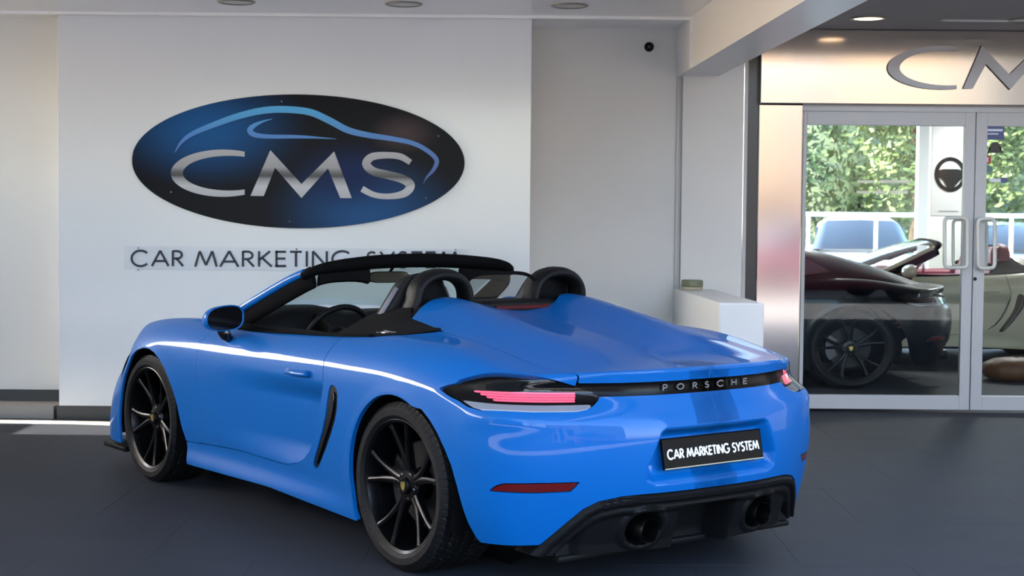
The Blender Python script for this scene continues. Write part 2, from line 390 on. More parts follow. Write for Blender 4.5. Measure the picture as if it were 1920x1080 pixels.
def F(P, door=False, off=0.0):
    x, y, z = P[:, 0], np.abs(P[:, 1]), P[:, 2]
    S = S_T(x, z)
    # flared lips over the wheel openings
    for cx, cz, r in ((-.01, .35, .365), (2.49, .345, .362)):
        q = np.hypot(x-cx, z-cz)-r
        S = S+.004*np.exp(-(q/.030)**2)*sstep(.1, .3, z)
    # crease along the door at handle height
    if door:
        sc = sstep(1.75, .62, x)*.058*sstep(.27, .42, z)*(1-sstep(.60, .715, z))
        S = S-sc
    side = y-S
    top = z-T_T(x, y)
    R = R_T(y, z)
    pr = poly_sd(y, z, PLATE_REC)
    R = R+.055*(1-sstep(-.045, .0, pr))*sstep(.40, .52, z+.02)
    rear = R-x
    nose = x-N_T(y, z)
    f = smax(side, top, .10)
    f = smax(f, nose, .12)
    kk = .015+.035*sstep(.45, .75, y)
    tail = smax(smax(side, rear, .07), top, .012)
    w = kk
    f = smax(f, rear, w)
    return f+off
def G(P, **k):
    e = 4e-4; g = np.empty_like(P)
    for i in range(3):
        d = np.zeros(3); d[i] = e
        g[:, i] = F(P+d, **k)-F(P-d, **k)
    return g/(np.linalg.norm(g, axis=1)[:, None]+1e-12)
def shoot(O, D, t0, t1, n=16, **k):
    lo = np.full(len(O), t0, float); hi = np.full(len(O), t1, float)
    for _ in range(n):
        m = (lo+hi)/2; v = F(O+D*m[:, None], **k) > 0
        hi = np.where(v, m, hi); lo = np.where(v, lo, m)
    fl = F(O+D*lo[:, None], **k); fh = F(O+D*hi[:, None], **k)
    t = lo+(hi-lo)*np.clip(-fl/(fh-fl+1e-12), 0, 1)
    return O+D*t[:, None]
def fam_side(x0, x1, nx, a0, a1, na, **k):      # rays around the long axis
    X, A = np.meshgrid(np.linspace(x0, x1, nx), np.radians(np.linspace(a0, a1, na)), indexing='ij')
    O = np.stack([X, X*0+.25, X*0+.45], -1).reshape(-1, 3)
    D = np.stack([X*0, np.cos(A), np.sin(A)], -1).reshape(-1, 3)
    return shoot(O, D, .05, 1.0, **k).reshape(nx, na, 3)
def fam_tail(a0, a1, na, e0, e1, ne, **k):      # rays around the tail (azimuth from +y over -x, elevation)
    A, E = np.meshgrid(np.radians(np.linspace(a0, a1, na)), np.radians(np.linspace(e0, e1, ne)), indexing='ij')
    O = np.tile([-.12, 0, .45], (A.size, 1))
    D = np.stack([-np.sin(A)*np.cos(E), np.cos(A)*np.cos(E), np.sin(E)], -1).reshape(-1, 3)
    return shoot(O, D, .1, 1.6, **k).reshape(na, ne, 3)
def fam_nose(a0, a1, na, e0, e1, ne, **k):
    A, E = np.meshgrid(np.radians(np.linspace(a0, a1, na)), np.radians(np.linspace(e0, e1, ne)), indexing='ij')
    O = np.tile([2.55, 0, .42], (A.size, 1))
    D = np.stack([np.sin(A)*np.cos(E), np.cos(A)*np.cos(E), np.sin(E)], -1).reshape(-1, 3)
    return shoot(O, D, .1, 1.6, **k).reshape(na, ne, 3)
def fam_top(x0, x1, nx, y0, y1, ny, **k):
    X, Y = np.meshgrid(np.linspace(x0, x1, nx), np.linspace(y0, y1, ny), indexing='ij')
    O = np.stack([X, Y, X*0+.3], -1).reshape(-1, 3); D = np.tile([0, 0, 1.], (X.size, 1))
    return shoot(O, D, .0, 1.0, **k).reshape(nx, ny, 3)
# ================================================================ the blue roadster
TH = PI/2+.640; CX, CY = -5.1111, 4.1166
def car_to_world(p):
    x, y = p[0]-CX, p[1]-CY
    return Vector((math.cos(TH)*x-math.sin(TH)*y, math.sin(TH)*x+math.cos(TH)*y, p[2]))
cw = car_to_world((0, 0, 0))
car = empty('sports_car', cw, TH, label='bright blue open roadster with twin humps behind its seats, parked before the oval sign', cat='car')
def clip(P, phi):
    nu, nv, _ = P.shape; ins = phi < 0; V = []; idx = -np.ones((nu, nv), int); Fc = []; bd = []
    used = np.zeros((nu, nv), bool); used |= ins
    ii = np.argwhere(used); idx[used] = np.arange(len(ii)); V = [P[a, b] for a, b in ii]
    full = ins[:-1, :-1] & ins[1:, :-1] & ins[1:, 1:] & ins[:-1, 1:]
    anyi = ins[:-1, :-1] | ins[1:, :-1] | ins[1:, 1:] | ins[:-1, 1:]
    for a, b in np.argwhere(full): Fc.append((idx[a, b], idx[a+1, b], idx[a+1, b+1], idx[a, b+1]))
    ek = {}
    def cut(p, q):
        k = (p, q) if p < q else (q, p)
        if k not in ek:
            fa, fb = phi[k[0]], phi[k[1]]; t = fa/(fa-fb); V.append(P[k[0]]*(1-t)+P[k[1]]*t); ek[k] = len(V)-1
        return ek[k]
    for a, b in np.argwhere(anyi & ~full):
        c = [(a, b), (a+1, b), (a+1, b+1), (a, b+1)]; pl = []; cuts = []
        for i in range(4):
            p, q = c[i], c[(i+1) % 4]
            if ins[p]: pl.append(idx[p])
            if ins[p] != ins[q]: k = cut(p, q); pl.append(k); cuts.append((k, ins[p]))
        if len(pl) > 2: Fc.append(tuple(pl))
        for i, (k, o) in enumerate(cuts):
            if o: bd.append((k, cuts[(i+1) % len(cuts)][0]))
    return np.array(V), Fc, bd
def panel(name, P, phi, mt, lip=.012, sides=(1, -1), parent=None, off=0.0, back=0, **k):
    V, Fc, bd = clip(P, phi)
    N = G(V, **k)
    if off: V = V+N*off
    # face orientation against the analytic normal
    f0 = Fc[len(Fc)//2]; fn = np.cross(V[f0[1]]-V[f0[0]], V[f0[2]]-V[f0[0]]); fl = fn@N[f0[0]] < 0
    if fl: Fc = [q[::-1] for q in Fc]
    nf = len(Fc); n0 = len(V); LV = []; LF = []; m = {}
    if lip:
        def lo(i):
            if i not in m: m[i] = n0+len(LV); LV.append(V[i]-N[i]*lip)
            return m[i]
        for a, b in bd:
            q = (a, b, lo(b), lo(a)); LF.append(q)
        if LV: V = np.vstack([V, LV])
    out = []
    for s in sides:
        W = V*np.array([1, s, 1]); FF = [q if s > 0 else q[::-1] for q in Fc]+LF
        me = bpy.data.meshes.new(name); me.from_pydata(W.tolist(), [], FF); me.update()
        NN = N*np.array([1, s, 1]); li = np.empty(len(me.loops), int); me.loops.foreach_get('vertex_index', li)
        nl = sum(len(q) for q in Fc)
        cn = np.zeros((len(me.loops), 3)); cn[:nl] = NN[li[:nl]]
        me.polygons.foreach_set('use_smooth', [True]*nf+[False]*len(LF))
        pn = np.empty(len(me.polygons)*3); me.polygons.foreach_get('normal', pn); pn = pn.reshape(-1, 3)
        for j in range(len(LF)):
            p = me.polygons[nf+j]; cn[p.loop_start:p.loop_start+4] = pn[nf+j]
        me.normals_split_custom_set(cn.tolist())
        out.append(link(name, me, M[mt], parent or car))
    return out
def pxyz(P): s = P.shape; q = P.reshape(-1, 3); return q[:, 0].reshape(s[:2]), np.abs(q[:, 1]).reshape(s[:2]), q[:, 2].reshape(s[:2])
def sd2(a, b, poly): return poly_sd(a.ravel(), b.ravel(), poly).reshape(a.shape)
def azel(pts):
    o = []
    for p in pts:
        d = (p[0]+.12, abs(p[1]), p[2]-.45); o.append((math.degrees(math.atan2(-d[0], d[1])), math.degrees(math.atan2(d[2], math.hypot(d[0], d[1])))))
    return o
AX = lambda *a: np.maximum.reduce(a)
DOOR = [(1.86, 1.1), (1.86, .60), (1.87, .40), (1.875, .31), (1.85, .285), (1.45, .302), (1.07, .297), (.95, .300), (.87, .318), (.78, .350), (.715, .395), (.665, .455), (.625, .53), (.590, .62), (.575, .69), (.580, .74), (.600, .80), (.62, 1.1)]
INTAKE_R = [(.640, .335), (.600, .375), (.548, .435), (.500, .50), (.462, .56), (.445, .61), (.444, .665), (.452, .690), (.478, .703), (.50, .703), (.515, .690), (.530, .63), (.545, .566), (.580, .495), (.625, .426), (.665, .37), (.682, .338), (.672, .325)]
TUB = [(1.90, -.1), (1.87, .74), (1.80, .765), (1.0, .765), (.62, .762), (.379, .755), (.212, .704), (.10, .612), (.090, .598), (.25, .588), (.37, .576), (.415, .50), (.447, .42), (.447, .30), (.37, .21), (.335, .12), (.33, -.1)]
LAMP = azel([(-.300, .868, .762), (-.33, .862, .776), (-.376, .852, .790), (-.385, .841, .804), (-.419, .821, .817), (-.46, .788, .831), (-.514, .753, .838), (-.575, .715, .838), (-.635, .682, .833), (-.675, .64, .820), (-.715, .593, .805), (-.74, .549, .791), (-.768, .509, .779), (-.785, .490, .764), (-.79, .495, .750), (-.79, .52, .728), (-.788, .545, .716), (-.775, .585, .709), (-.69, .722, .708), (-.60, .79, .706), (-.526, .847, .707), (-.47, .858, .713), (-.415, .860, .730), (-.35, .866, .745)])
REFL = azel([(-.577, .836, .409), (-.602, .826, .429), (-.63, .809, .440), (-.72, .72, .446), (-.802, .592, .449), (-.783, .617, .415), (-.70, .73, .410)])
DIFF = [(-1, .388), (.19, .391), (.35, .391), (.43, .388), (.516, .372), (.564, .345), (.611, .294), (.672, .217), (.74, .12), (.74, -.5), (-1, -.5)]
ARCH_R = [(.30, -.2), (.305, .16), (.322, .20)]+[(-.01+.352*math.cos(math.radians(a)), .350+.365*math.sin(math.radians(a))) for a in range(-12, 116, 6)]+[(-.215, .678), (-.27, .643), (-.318, .600), (-.365, .543), (-.401, .484), (-.427, .41), (-.443, .338), (-.458, .27), (-.478, .22), (-.50, .19), (-.51, -.2)]
ARCH_F = [(1.955, -.2), (1.957, .16), (1.995, .25), (2.042, .345), (2.083, .45), (2.120, .52), (2.166, .58), (2.22, .632), (2.281, .672), (2.345, .700), (2.414, .715), (2.49, .716), (2.568, .698), (2.64, .66), (2.70, .608), (2.75, .545), (2.79, .47), (2.825, .38), (2.845, .28), (2.85, .16), (2.85, -.2)]
g = .0022
# --- side, from the axle to the nose
Ps = fam_side(-.20, 2.76, 371, -38, 64, 180); x, y, z = pxyz(Ps)
Pd = fam_side(.50, 1.92, 200, -18, 55, 150, door=True); xd, yd, zd = pxyz(Pd)
arr, arf = sd2(x, z, ARCH_R), sd2(x, z, ARCH_F); door_s = sd2(x, z, DOOR); tub = sd2(x, y, TUB); intk = sd2(x, z, INTAKE_R)
sillz = np.interp(x, [.0, .33, 1.1, 2.0, 2.1], [.150, .153, .180, .166, .16])
fend = AX(1.86-x, np.interp(x, [1.8, 2.0, 2.2], [.284, .279, .275])-z)
hood_edge = np.interp(x, [1.8, 1.95, 2.4, 2.8], [.70, .705, .61, .55])
lid_y = np.interp(x, [-.2, .09], [.605, .605])
quarter = AX(-arr, -arf, sillz-z, g-door_s, g-intk, g-tub, -(fend-2*g), np.minimum(.095-x, lid_y+g-y), -.20-x-.001)
qp = panel('rear_quarter_and_sill', Ps, quarter, 'paint_blue', lip=.02)
panel('front_fender', Ps, AX(fend, -arf, x-2.762, hood_edge+g-y, g-tub), 'paint_blue')
dr = panel('door', Pd, AX(sd2(xd, zd, DOOR)+g, .765-yd), 'paint_blue', door=True, lip=.02)
# --- top: bonnet and clamshell
Ph = fam_top(1.90, 2.76, 90, 0, .74, 70); xh, yh, zh = pxyz(Ph)
def both(P):      # full-width patch from the half patch
    Q = P[:, ::-1][:, :-1]*np.array([1, -1, 1]); return np.concatenate([Q, P], 1)
Phb = both(Ph); xh, yh, zh = pxyz(Phb)
panel('bonnet', Phb, AX(yh-np.interp(xh, [1.8, 1.95, 2.4, 2.8], [.70, .705, .61, .55])+g, np.interp(yh, [0, .4, .72], [2.10, 2.06, 1.92])-xh, xh-2.762), 'paint_blue', sides=(1,))
lz = 0
Pl = both(fam_top(-.705, .47, 170, 0, .66, 95)); xl, yl, zl = pxyz(Pl)
Al = np.degrees(np.arctan2(-(xl+.12), yl)); El = np.degrees(np.arctan2(zl-.45, np.hypot(xl+.12, yl))); sdl = sd2(Al, El, LAMP)*.0155
lidp = AX(yl-np.interp(xl, [-.76, -.70, -.6, -.2], [.545, .575, .60, .605])+g, sd2(xl, yl, TUB)*-1+g, -.7005-xl, g-sdl)
panel('rear_deck_lid', Pl, lidp, 'paint_blue', sides=(1,), lip=.02)
# --- tail
Pt = fam_tail(82, 180, 215, -26, 62, 330); Ptb = np.concatenate([Pt, (Pt[::-1][1:])*np.array([1, -1, 1])], 0)
def tail_fields(P):
    x, y, z = pxyz(P); A = np.degrees(np.arctan2(-(x+.12), y)); E = np.degrees(np.arctan2(z-.45, np.hypot(x+.12, y)))
    return x, y, z, A, E
x, y, z, A, E = tail_fields(Pt); k = .0155
lamp = sd2(A, E, LAMP)*k; refl = sd2(A, E, REFL)*k; dif = sd2(y, z, DIFF); arr = sd2(x, z, ARCH_R)
lid_half = np.interp(x, [-.76, -.70, -.6, -.2], [.545, .575, .60, .605])
STRIP_T, STRIP_B = .8075, .756
bz = np.interp(y, [.4, .60, .68, .85], [.1, .205, .207, .198])
low = AX(z-np.interp(y, [.0, .2, .45, .56, .9], [.753, .752, .752, .760, .760]), -1+z*0)
bumper_region = np.where(y > lid_half, x+.1995, AX(x+.1995, low))
seam_lid = np.where(z > .70, lid_half+g-y, -1)*np.where(z > .785, 1, 0)-np.where(z > .785, 0, 1)
bump = AX(x+.1995, -arr, g*1.2-lamp, g-refl, g-dif, bz-z, np.minimum(z-.757, lid_half+g-y))
panel('rear_bumper', Pt, bump, 'paint_blue', lip=.02)
xb, yb, zb, Ab, Eb = tail_fields(Ptb)
lidh = np.interp(xb, [-.76, -.70, -.6, -.2], [.545, .575, .60, .605])
lampb = sd2(Ab, Eb, LAMP)*k
panel('rear_deck_lid_tail', Ptb, AX(xb+.6995, yb-lidh+g, STRIP_T-zb, g*1.2-lampb), 'paint_blue', sides=(1,), lip=.03)
# black light strip between the lamps
panel('light_strip', Ptb, AX(xb+.3, yb-.56, STRIP_B-.012-zb, zb-STRIP_T-.012), 'strip_black', sides=(1,), lip=0, off=-.012)
0 and panel('rear_diffuser', Ptb, AX(xb+.4, sd2(yb, zb, DIFF)+.001, .335-zb), 'plastic_black', sides=(1,), lip=.02, off=-.004)
# --- nose
Pn = fam_nose(-8, 90, 150, -26, 62, 150); xn, yn, zn = pxyz(Pn)
panel('front_bumper', Pn, AX(2.7605-xn, -sd2(xn, zn, ARCH_F), .16-zn, np.minimum(zn-.58, .62-yn)), 'paint_blue')
panel('bonnet_nose', Pn, AX(2.7605-xn, .583-zn, yn-.62), 'paint_blue', lip=0)
# rename a few so that the names say the kind
for o in bpy.data.objects:
    if o.name.startswith('rear_deck_lid_tail'): o.name = 'tail_spoiler'
for lab, (o, s) in (('left', (dr[0], 1)), ('right', (dr[1], -1))):
    h = MB()      # door handle: a slim blue bar over a recess
    pts = shoot(np.array([[xx, .3, .735-.03*(xx-.7)] for xx in np.linspace(.70, .90, 9)]), np.tile([0, 1., 0], (9, 1)), .1, .9, door=True)
    h.tube([(p[0], s*(p[1]+.010+.012*math.sin(PI*i/8)), p[2]) for i, p in enumerate(pts)], [(.009, .016)]*9, 8)
    h.build('door_handle', M['paint_blue'], o)
# --- tail lamps
for s in (1, -1):
    lens = panel('taillight', Pt, AX(lamp+g, x+.2), 'lens_smoke', lip=.0, sides=(s,), off=-.001)[0]
    hs = panel('lamp_housing', Pt, AX(lamp+.002, x+.2), 'trim_black', lip=0, sides=(s,), off=-.030, parent=lens)[0]
    AR = np.array([np.interp(0, [0, 1], [0, 1])])
    bar = AX(np.abs(z-.752+.01*0)-.0125, .58-y, y-.815, x+.30)
    for j in range(4):
        zz = .7710-j*.0071
        panel('light_bar', Pt, AX(np.abs(z-zz)-.0031, (.555+.004*j)-y, y-(.83-.010*j), lamp+.006, x+.3), 'light_pink', lip=0, sides=(s,), off=-.016, parent=lens)
    panel('lens_reflection', Pt, AX(z-.741, lamp+.008, x+.3, .52-y), 'lens_reflect_pale', lip=0, sides=(s,), off=-.022, parent=lens)  # pale bluish panel stands in for the sky reflected low in the lens
    panel('rear_reflector', Pt, AX(refl+.0015, x+.3), 'red_reflector', lip=.004, sides=(s,), off=-.002)
# seal around lamps
# --- wheels
def make_wheel(w, R0, s=1):
    root = empty('wheel', parent=car)
    hw = w/2; n = 432
    prof = [(.262, -hw+.012), (.285, -hw-.004), (.31, -hw-.006), (R0-.022, -hw+.002), (R0-.008, -hw+.014)]
    tr = []
    nt = 34
    for i in range(nt+1): tr.append((R0-.004+.004*math.sin(PI*i/nt), -hw+.016+(w-.032)*i/nt))
    prof = prof+tr+[(r, -h) for r, h in prof[::-1]]
    A = np.linspace(0, 2*PI, n, endpoint=False); pr = np.array(prof)
    rr = np.tile(pr[:, 0], (n, 1)); yy = pr[:, 1]; t = (yy+hw)/w
    for c in (.2, .4, .6, .8): rr -= .007*(np.abs(t-c) < .022)[None, :]
    ph = (A[:, None]/(2*PI)*68+np.abs(t-.5)[None, :]*5.0) % 1.0
    sh = (np.abs(t-.5) > .11) & (pr[:, 0] > R0-.012)
    rr -= .0055*((ph < .16) & sh[None, :])
    G_ = np.stack([rr*np.cos(A)[:, None], np.tile(yy, (n, 1)), rr*np.sin(A)[:, None]], -1)
    m = MB().grid(G_.tolist(), closed_u=True); m.build('tyre', M['tyre'], root, sharp=.5)
    yo = hw*.93      # outer face plane (+y)
    b = MB().lathe([(.267, yo-.004), (.272, yo+.002), (.268, yo+.004), (.256, yo-.004), (.250, yo-.02), (.246, yo-.06), (.240, -hw*.8), (.262, -hw*.93), (.266, -hw*.93)], 72, 1)
    b.build('rim', M['rim_black'], root, sharp=.6)
    for k in range(5):
        for sg in (-1, 1):
            sp = MB(); rows = []
            for i in range(9):
                q = i/8; r = .050+(.252-.050)*q; a = 2*PI*k/5+PI/2+sg*(.085+.155*q**1.2)*(1 if q > 0 else 1)
                if i == 0: a = 2*PI*k/5+PI/2+sg*.22
                ww = .017-.008*q+.006*max(0, q-.8)*5; yy0 = yo-.034+.030*q**1.6; dd = .040-.016*q
                c = Vector((r*math.cos(a), 0, r*math.sin(a))); tn = Vector((-math.sin(a), 0, math.cos(a)))
                rows.append([c+tn*(-ww)+Vector((0, yy0-.006, 0)), c+tn*(-ww*.35)+Vector((0, yy0, 0)), c+tn*(ww*.35)+Vector((0, yy0, 0)), c+tn*ww+Vector((0, yy0-.006, 0)), c+tn*ww*.7+Vector((0, yy0-dd, 0)), c-tn*ww*.7+Vector((0, yy0-dd, 0))])
            sp.grid(rows, closed_v=True, smooth=False); sp.build('spoke', M['rim_black'], root, sharp=.7)
    MB().lathe([(0, yo-.016), (.030, yo-.016), (.034, yo-.020), (.036, yo-.030), (.062, yo-.034), (.070, yo-.045), (.070, yo-.08), (0, yo-.08)], 40, 1).build('hub', M['rim_black'], root, sharp=.5)
    MB().prism([(-.014, .017), (.014, .017), (.014, -.002), (.009, -.012), (0, -.019), (-.009, -.012), (-.014, -.002)], 1, yo-.016, yo-.0135).build('wheel_crest', M['gold'], root)
    bd = MB()
    for k in range(5):
        a = 2*PI*k/5+PI/2+PI/5; bd.lathe([(0, yo-.032), (.009, yo-.032), (.009, yo-.05), (0, yo-.05)], 8, 1, c=(.052*math.cos(a), 0, .052*math.sin(a)))
    bd.build('lug_bolts', M['steel_dark'], root, kind='stuff')
    MB().lathe([(.07, yo-.115), (.172, yo-.115), (.175, yo-.118), (.175, yo-.145), (.172, yo-.148), (.07, yo-.148)], 64, 1, closed=True).build('brake_disc', M['disc_dark'], root, sharp=.5)
    return root
def copy_tree(o, parent=None, cm=None, over=None, skip=()):
    if cm is None: cm = children_map()
    if o.name.split('.')[0] in skip: return None
    c = o.copy(); SC.collection.objects.link(c); c.parent = parent; c['_src'] = o.name; del c['_src']
    if over and c.type == 'MESH' and c.material_slots:
        for sl in c.material_slots:
            if sl.material and sl.material.name in over:
                nm = over[sl.material.name]; sl.link = 'OBJECT'; sl.material = M[nm]
    for ch in cm.get(o.name, []): copy_tree(ch, c, cm, over, skip)
    return c
wr = make_wheel(.290, .3425); wr.location = (0, .728, .3425)
wf = make_wheel(.240, .339); wf.location = (2.484, .742, .339); wf.rotation_euler = (0, .5, 0)
wr.rotation_euler = (0, .12, 0)
cm = children_map()
for src, xx, yy in ((wr, 0, -.728), (wf, 2.484, -.742)):
    c = copy_tree(src, car, cm); c.location.y = yy; c.rotation_euler = (0, .3, PI)
# tyre side lettering is moulded rubber: a few raised blocks on the sidewalls
cal = MB()
for cx_, yo_ in ((0, .728+.145-.13), (2.484, .742+.12-.13)):
    for s in (1, -1):
        rows = []
        for i in range(9):
            a = math.radians(-35+70*i/8)+ (PI if cx_ > 1 else 0)
            rows.append([(cx_+r*math.cos(a), s*yv, .342+r*math.sin(a)) for r, yv in ((.11, yo_+.035), (.185, yo_+.035), (.195, yo_+.02), (.195, yo_-.04), (.11, yo_-.04))])
        c_ = MB().grid(rows, closed_v=True, smooth=False); c_.build('brake_caliper', M['steel_dark'], car, sharp=.6)
# arch liners
for cx_, arch in ((0, ARCH_R), (2.49, ARCH_F)):
    for s in (1, -1):
        rows = []
        for a in range(-20, 201, 10):
            rr = .385; rows.append([(cx_+rr*math.cos(math.radians(a)), s*yy, .35+rr*math.sin(math.radians(a))) for yy in (.87, .80, .55, .42)])
        l = MB().grid(rows, flip=s < 0)
        l.lathe([(.385, s*.42), (.02, s*.42)], 30, 1, c=(cx_, 0, .35))
        l.build('wheel_arch_liner', M['trim_black'], car, fix=False)
def smooth_path(pts, n):
    pts = [Vector(p) for p in pts]; P = [pts[0]]+pts+[pts[-1]]; o = []
    for i in range(1, len(P)-2):
        for k in range(n):
            t = k/n; a, b, c, d = P[i-1:i+3]
            o.append(.5*((2*b)+(c-a)*t+(2*a-5*b+4*c-d)*t*t+(3*b-a-3*c+d)*t**3))
    o.append(pts[-1]); return o
# --- side intakes: a dark blade lying in the opening, with the duct sloping in before it
it = panel('side_intake', Ps, AX(intk+.002, g-door_s), 'plastic_black', lip=.03, off=-.004)
for s, p_ in zip((1, -1), it):
    rr = [(xx+.014, s*(yv+.001), zz) for xx, zz, yv in ((.632, .35, .876), (.560, .44, .886), (.505, .52, .891), (.470, .58, .893), (.455, .64, .893), (.462, .675, .891))]
    MB().tube(smooth_path(rr, 4), [(.004, .007)]*21, 8).build('intake_blade', M['gloss_black'], p_)
# --- windscreen frame and glass
base = [(1.90, .715, .872), (2.02, .60, .895), (2.09, .42, .915), (2.13, .2, .928), (2.14, 0, .932)]
topc = [(1.245, .575, 1.160), (1.235, .50, 1.190), (1.245, .40, 1.208), (1.262, .2, 1.222), (1.268, 0, 1.226)]
def mir(c): return c+[(a, -b, d) for a, b, d in c[::-1][1:]]
Bc, Tc = mir(base), mir(topc)
def resamp(c, n):
    c = [Vector(p) for p in c]; L = [0]
    for i in range(1, len(c)): L.append(L[-1]+(c[i]-c[i-1]).length)
    o = []
    for k in range(n):
        t = L[-1]*k/(n-1); j = min(max(np.searchsorted(L, t)-1, 0), len(c)-2); q = (t-L[j])/(L[j+1]-L[j]); o.append(c[j].lerp(c[j+1], q))
    return o
b_, t_ = resamp(Bc, 25), resamp(Tc, 25)
rows = [[b_[i].lerp(t_[i], q)+Vector((.55, 0, .83))*(.045*4*q*(1-q)*.5) for q in np.linspace(0.01, .985, 12)] for i in range(25)]
MB().grid(rows).build('windscreen', M['glass_green'], car)
def smooth_path(pts, n):
    pts = [Vector(p) for p in pts]; P = [pts[0]]+pts+[pts[-1]]; o = []
    for i in range(1, len(P)-2):
        for k in range(n):
            t = k/n; a, b, c, d = P[i-1:i+3]
            o.append(.5*((2*b)+(c-a)*t+(2*a-5*b+4*c-d)*t*t+(3*b-a-3*c+d)*t**3))
    o.append(pts[-1]); return o
for s in (1, -1):
    pil = smooth_path([(1.93, s*.738, .860), (1.72, s*.708, .953), (1.52, s*.668, 1.043), (1.36, s*.628, 1.114), (1.27, s*.595, 1.150)], 5)
    MB().tube(pil, [(.012, .020)]*len(pil), 12, flat=(0, 1, 0)).build('windscreen_pillar', M['paint_blue'], car)
    inn = smooth_path([(1.86, s*.712, .846), (1.66, s*.680, .938), (1.46, s*.640, 1.026), (1.30, s*.598, 1.098), (1.235, s*.568, 1.130)], 5)
    MB().tube(inn, [(.020, .056)]*len(inn), 12, flat=(0, 1, 0)).build('pillar_trim', M['trim_black'], car)
hd = smooth_path([(1.27, .600, 1.148), (1.225, .555, 1.182), (1.205, .48, 1.204), (1.210, .36, 1.220), (1.225, .2, 1.232), (1.232, 0, 1.236), (1.225, -.2, 1.232), (1.210, -.36, 1.220), (1.205, -.48, 1.204), (1.225, -.555, 1.182), (1.27, -.600, 1.148)], 5)
MB().tube([p-Vector((0, 0, .033-.018*(abs(p.y)/.6)**4)) for p in hd], [(.034-.014*(abs(p.y)/.6)**4, .050-.012*(abs(p.y)/.6)**4) for p in hd], 14, flat=(0, 0, 1)).build('windscreen_header', M['trim_black'], car)
for s in (1, -1):
    vs = MB().grid([[(1.225+.015*math.sin(2*PI*k/10)-q*.02+.012*0, s*(.265+.28*i/8), 1.178-.006*i/8-.016*(abs(i-4)/4)**3-q) for k, q in ((0, .0), (1, .03), (2, .062), (3, .072), (6, .062), (8, .03), (9, 0))] for i in range(9)], closed_v=True)
    vs.build('sun_visor', M['fabric_black'], car, sharp=.6)
# interior rear-view mirror
mb = MB(); ol = []
for k in range(24):
    a = 2*PI*k/24; c_, s_ = math.cos(a), math.sin(a); ol.append((.118*math.copysign(abs(c_)**.45, c_), .029*math.copysign(abs(s_)**.6, s_)))
MYC, MZC, MXC = .067, 1.117, 1.36
hous = MB().grid([[(MXC+dx, MYC+u*k1, MZC+v*k1) for u, v in ol] for dx, k1 in ((0.0, 1.0), (.012, .98), (.03, .7), (.035, .1))], closed_v=True).build('rear_view_mirror', M['trim_black'], car)
MB().prism([(MYC+u*.94, MZC+v*.9) for u, v in ol], 0, MXC-.003, MXC-.0005).build('mirror_glass', M['mirror_reflect_beige'], hous)  # beige of the reflected surroundings is put into the glass colour
MB().tube([(MXC+.02, MYC, MZC), (MXC+.03, .02, 1.17), (1.34, 0, 1.20)], .008, 8).build('mirror_stalk', M['trim_black'], hous)
# --- cockpit
tb = MB()
tubo = [(1.88, .70), (1.80, .745), (1.0, .748), (.62, .745), (.42, .70), (.40, .50), (.40, 0)]
tubo = tubo+[(a, -b) for a, b in tubo[::-1][1:]]
tb.grid([[(a, b, .885) for a, b in tubo], [(a*.98+.02, b*.97, .55) for a, b in tubo], [(a*.96+.04, b*.9, .22) for a, b in tubo]], smooth=False)
tb.add([(a*.96+.04, b*.9, .22) for a, b in tubo], [tuple(range(len(tubo)))])
tb.build('interior_tub', M['trim_black'], car, fix=False)
fl = MB().box((-.7, -.62, .14), (3.2, .62, .20)); fl.box((.35, -.80, .15), (2.02, .80, .20)); fl.build('underbody', M['plastic_black'], car)
# belt trims along the door tops
for s in (1, -1):
    pts = [(1.86, .748, .868), (1.5, .757, .866), (1.0, .757, .886), (.62, .755, .900), (.40, .745, .915)]
    MB().tube([(a, s*b, c) for a, b, c in smooth_path(pts, 4)], [(.008, .014)]*17, 8, flat=(0, 0, 1)).build('door_seal', M['trim_black'], car)
    dc = MB().grid([[(xx, s*.742, .888+.02*(1.5-xx)*.5-.012), (xx, s*.70, .892+.02*(1.5-xx)*.5), (xx, s*.665, .86), (xx, s*.65, .70), (xx, s*.66, .35)] for xx in np.linspace(.66, 1.84, 12)])
    dc.build('door_card', M['leather_black'], car)
    # black cover beside the hump, running out to a point on the haunch
    def tp(xx, yy, o=.003):
        return (xx, s*yy, float(T_T(np.array([xx]), np.array([yy]))[0])+o)
    outer = [(.72, .755), (.55, .757), (.379, .752), (.212, .703), (.105, .602)]
    inner = [(.72, .52), (.60, .50), (.48, .50), (.375, .572), (.105, .598)]
    O_, I_ = resamp([(a, b, 0) for a, b in outer], 22), resamp([(a, b, 0) for a, b in inner], 22)
    rows = []
    for a, b in zip(O_, I_):
        row = []
        for q in np.linspace(0, 1, 10):
            p = a.lerp(b, q); zz = float(smax(T_T(np.array([p.x]), np.array([p.y])), np.array([0.]), .001)[0])
            S_ = F(np.array([[p.x, p.y, zz]]))[0]; row.append((p.x, s*p.y, zz-max(0, S_)+.002+.010*math.sin(PI*q)))
        rows.append(row)
    MB().grid(rows, flip=s < 0).build('cover_flap', M['fabric_black'], car, fix=True)
    # trim under the hump's front edge
    rows = []
    for (xx, yy) in [(.375, .575), (.40, .53), (.42, .48), (.44, .40), (.45, .33), (.445, .28)]:
        zz = float(T_T(np.array([xx]), np.array([yy]))[0]); rows.append([(xx-.004, s*yy, zz-.004), (xx+.02, s*(yy+.01), zz-.006), (xx+.10, s*(yy+.05), zz-.07), (xx+.14, s*(yy+.07), .85)])
    MB().grid(rows, flip=s > 0).build('hump_trim', M['fabric_black'], car, fix=True)
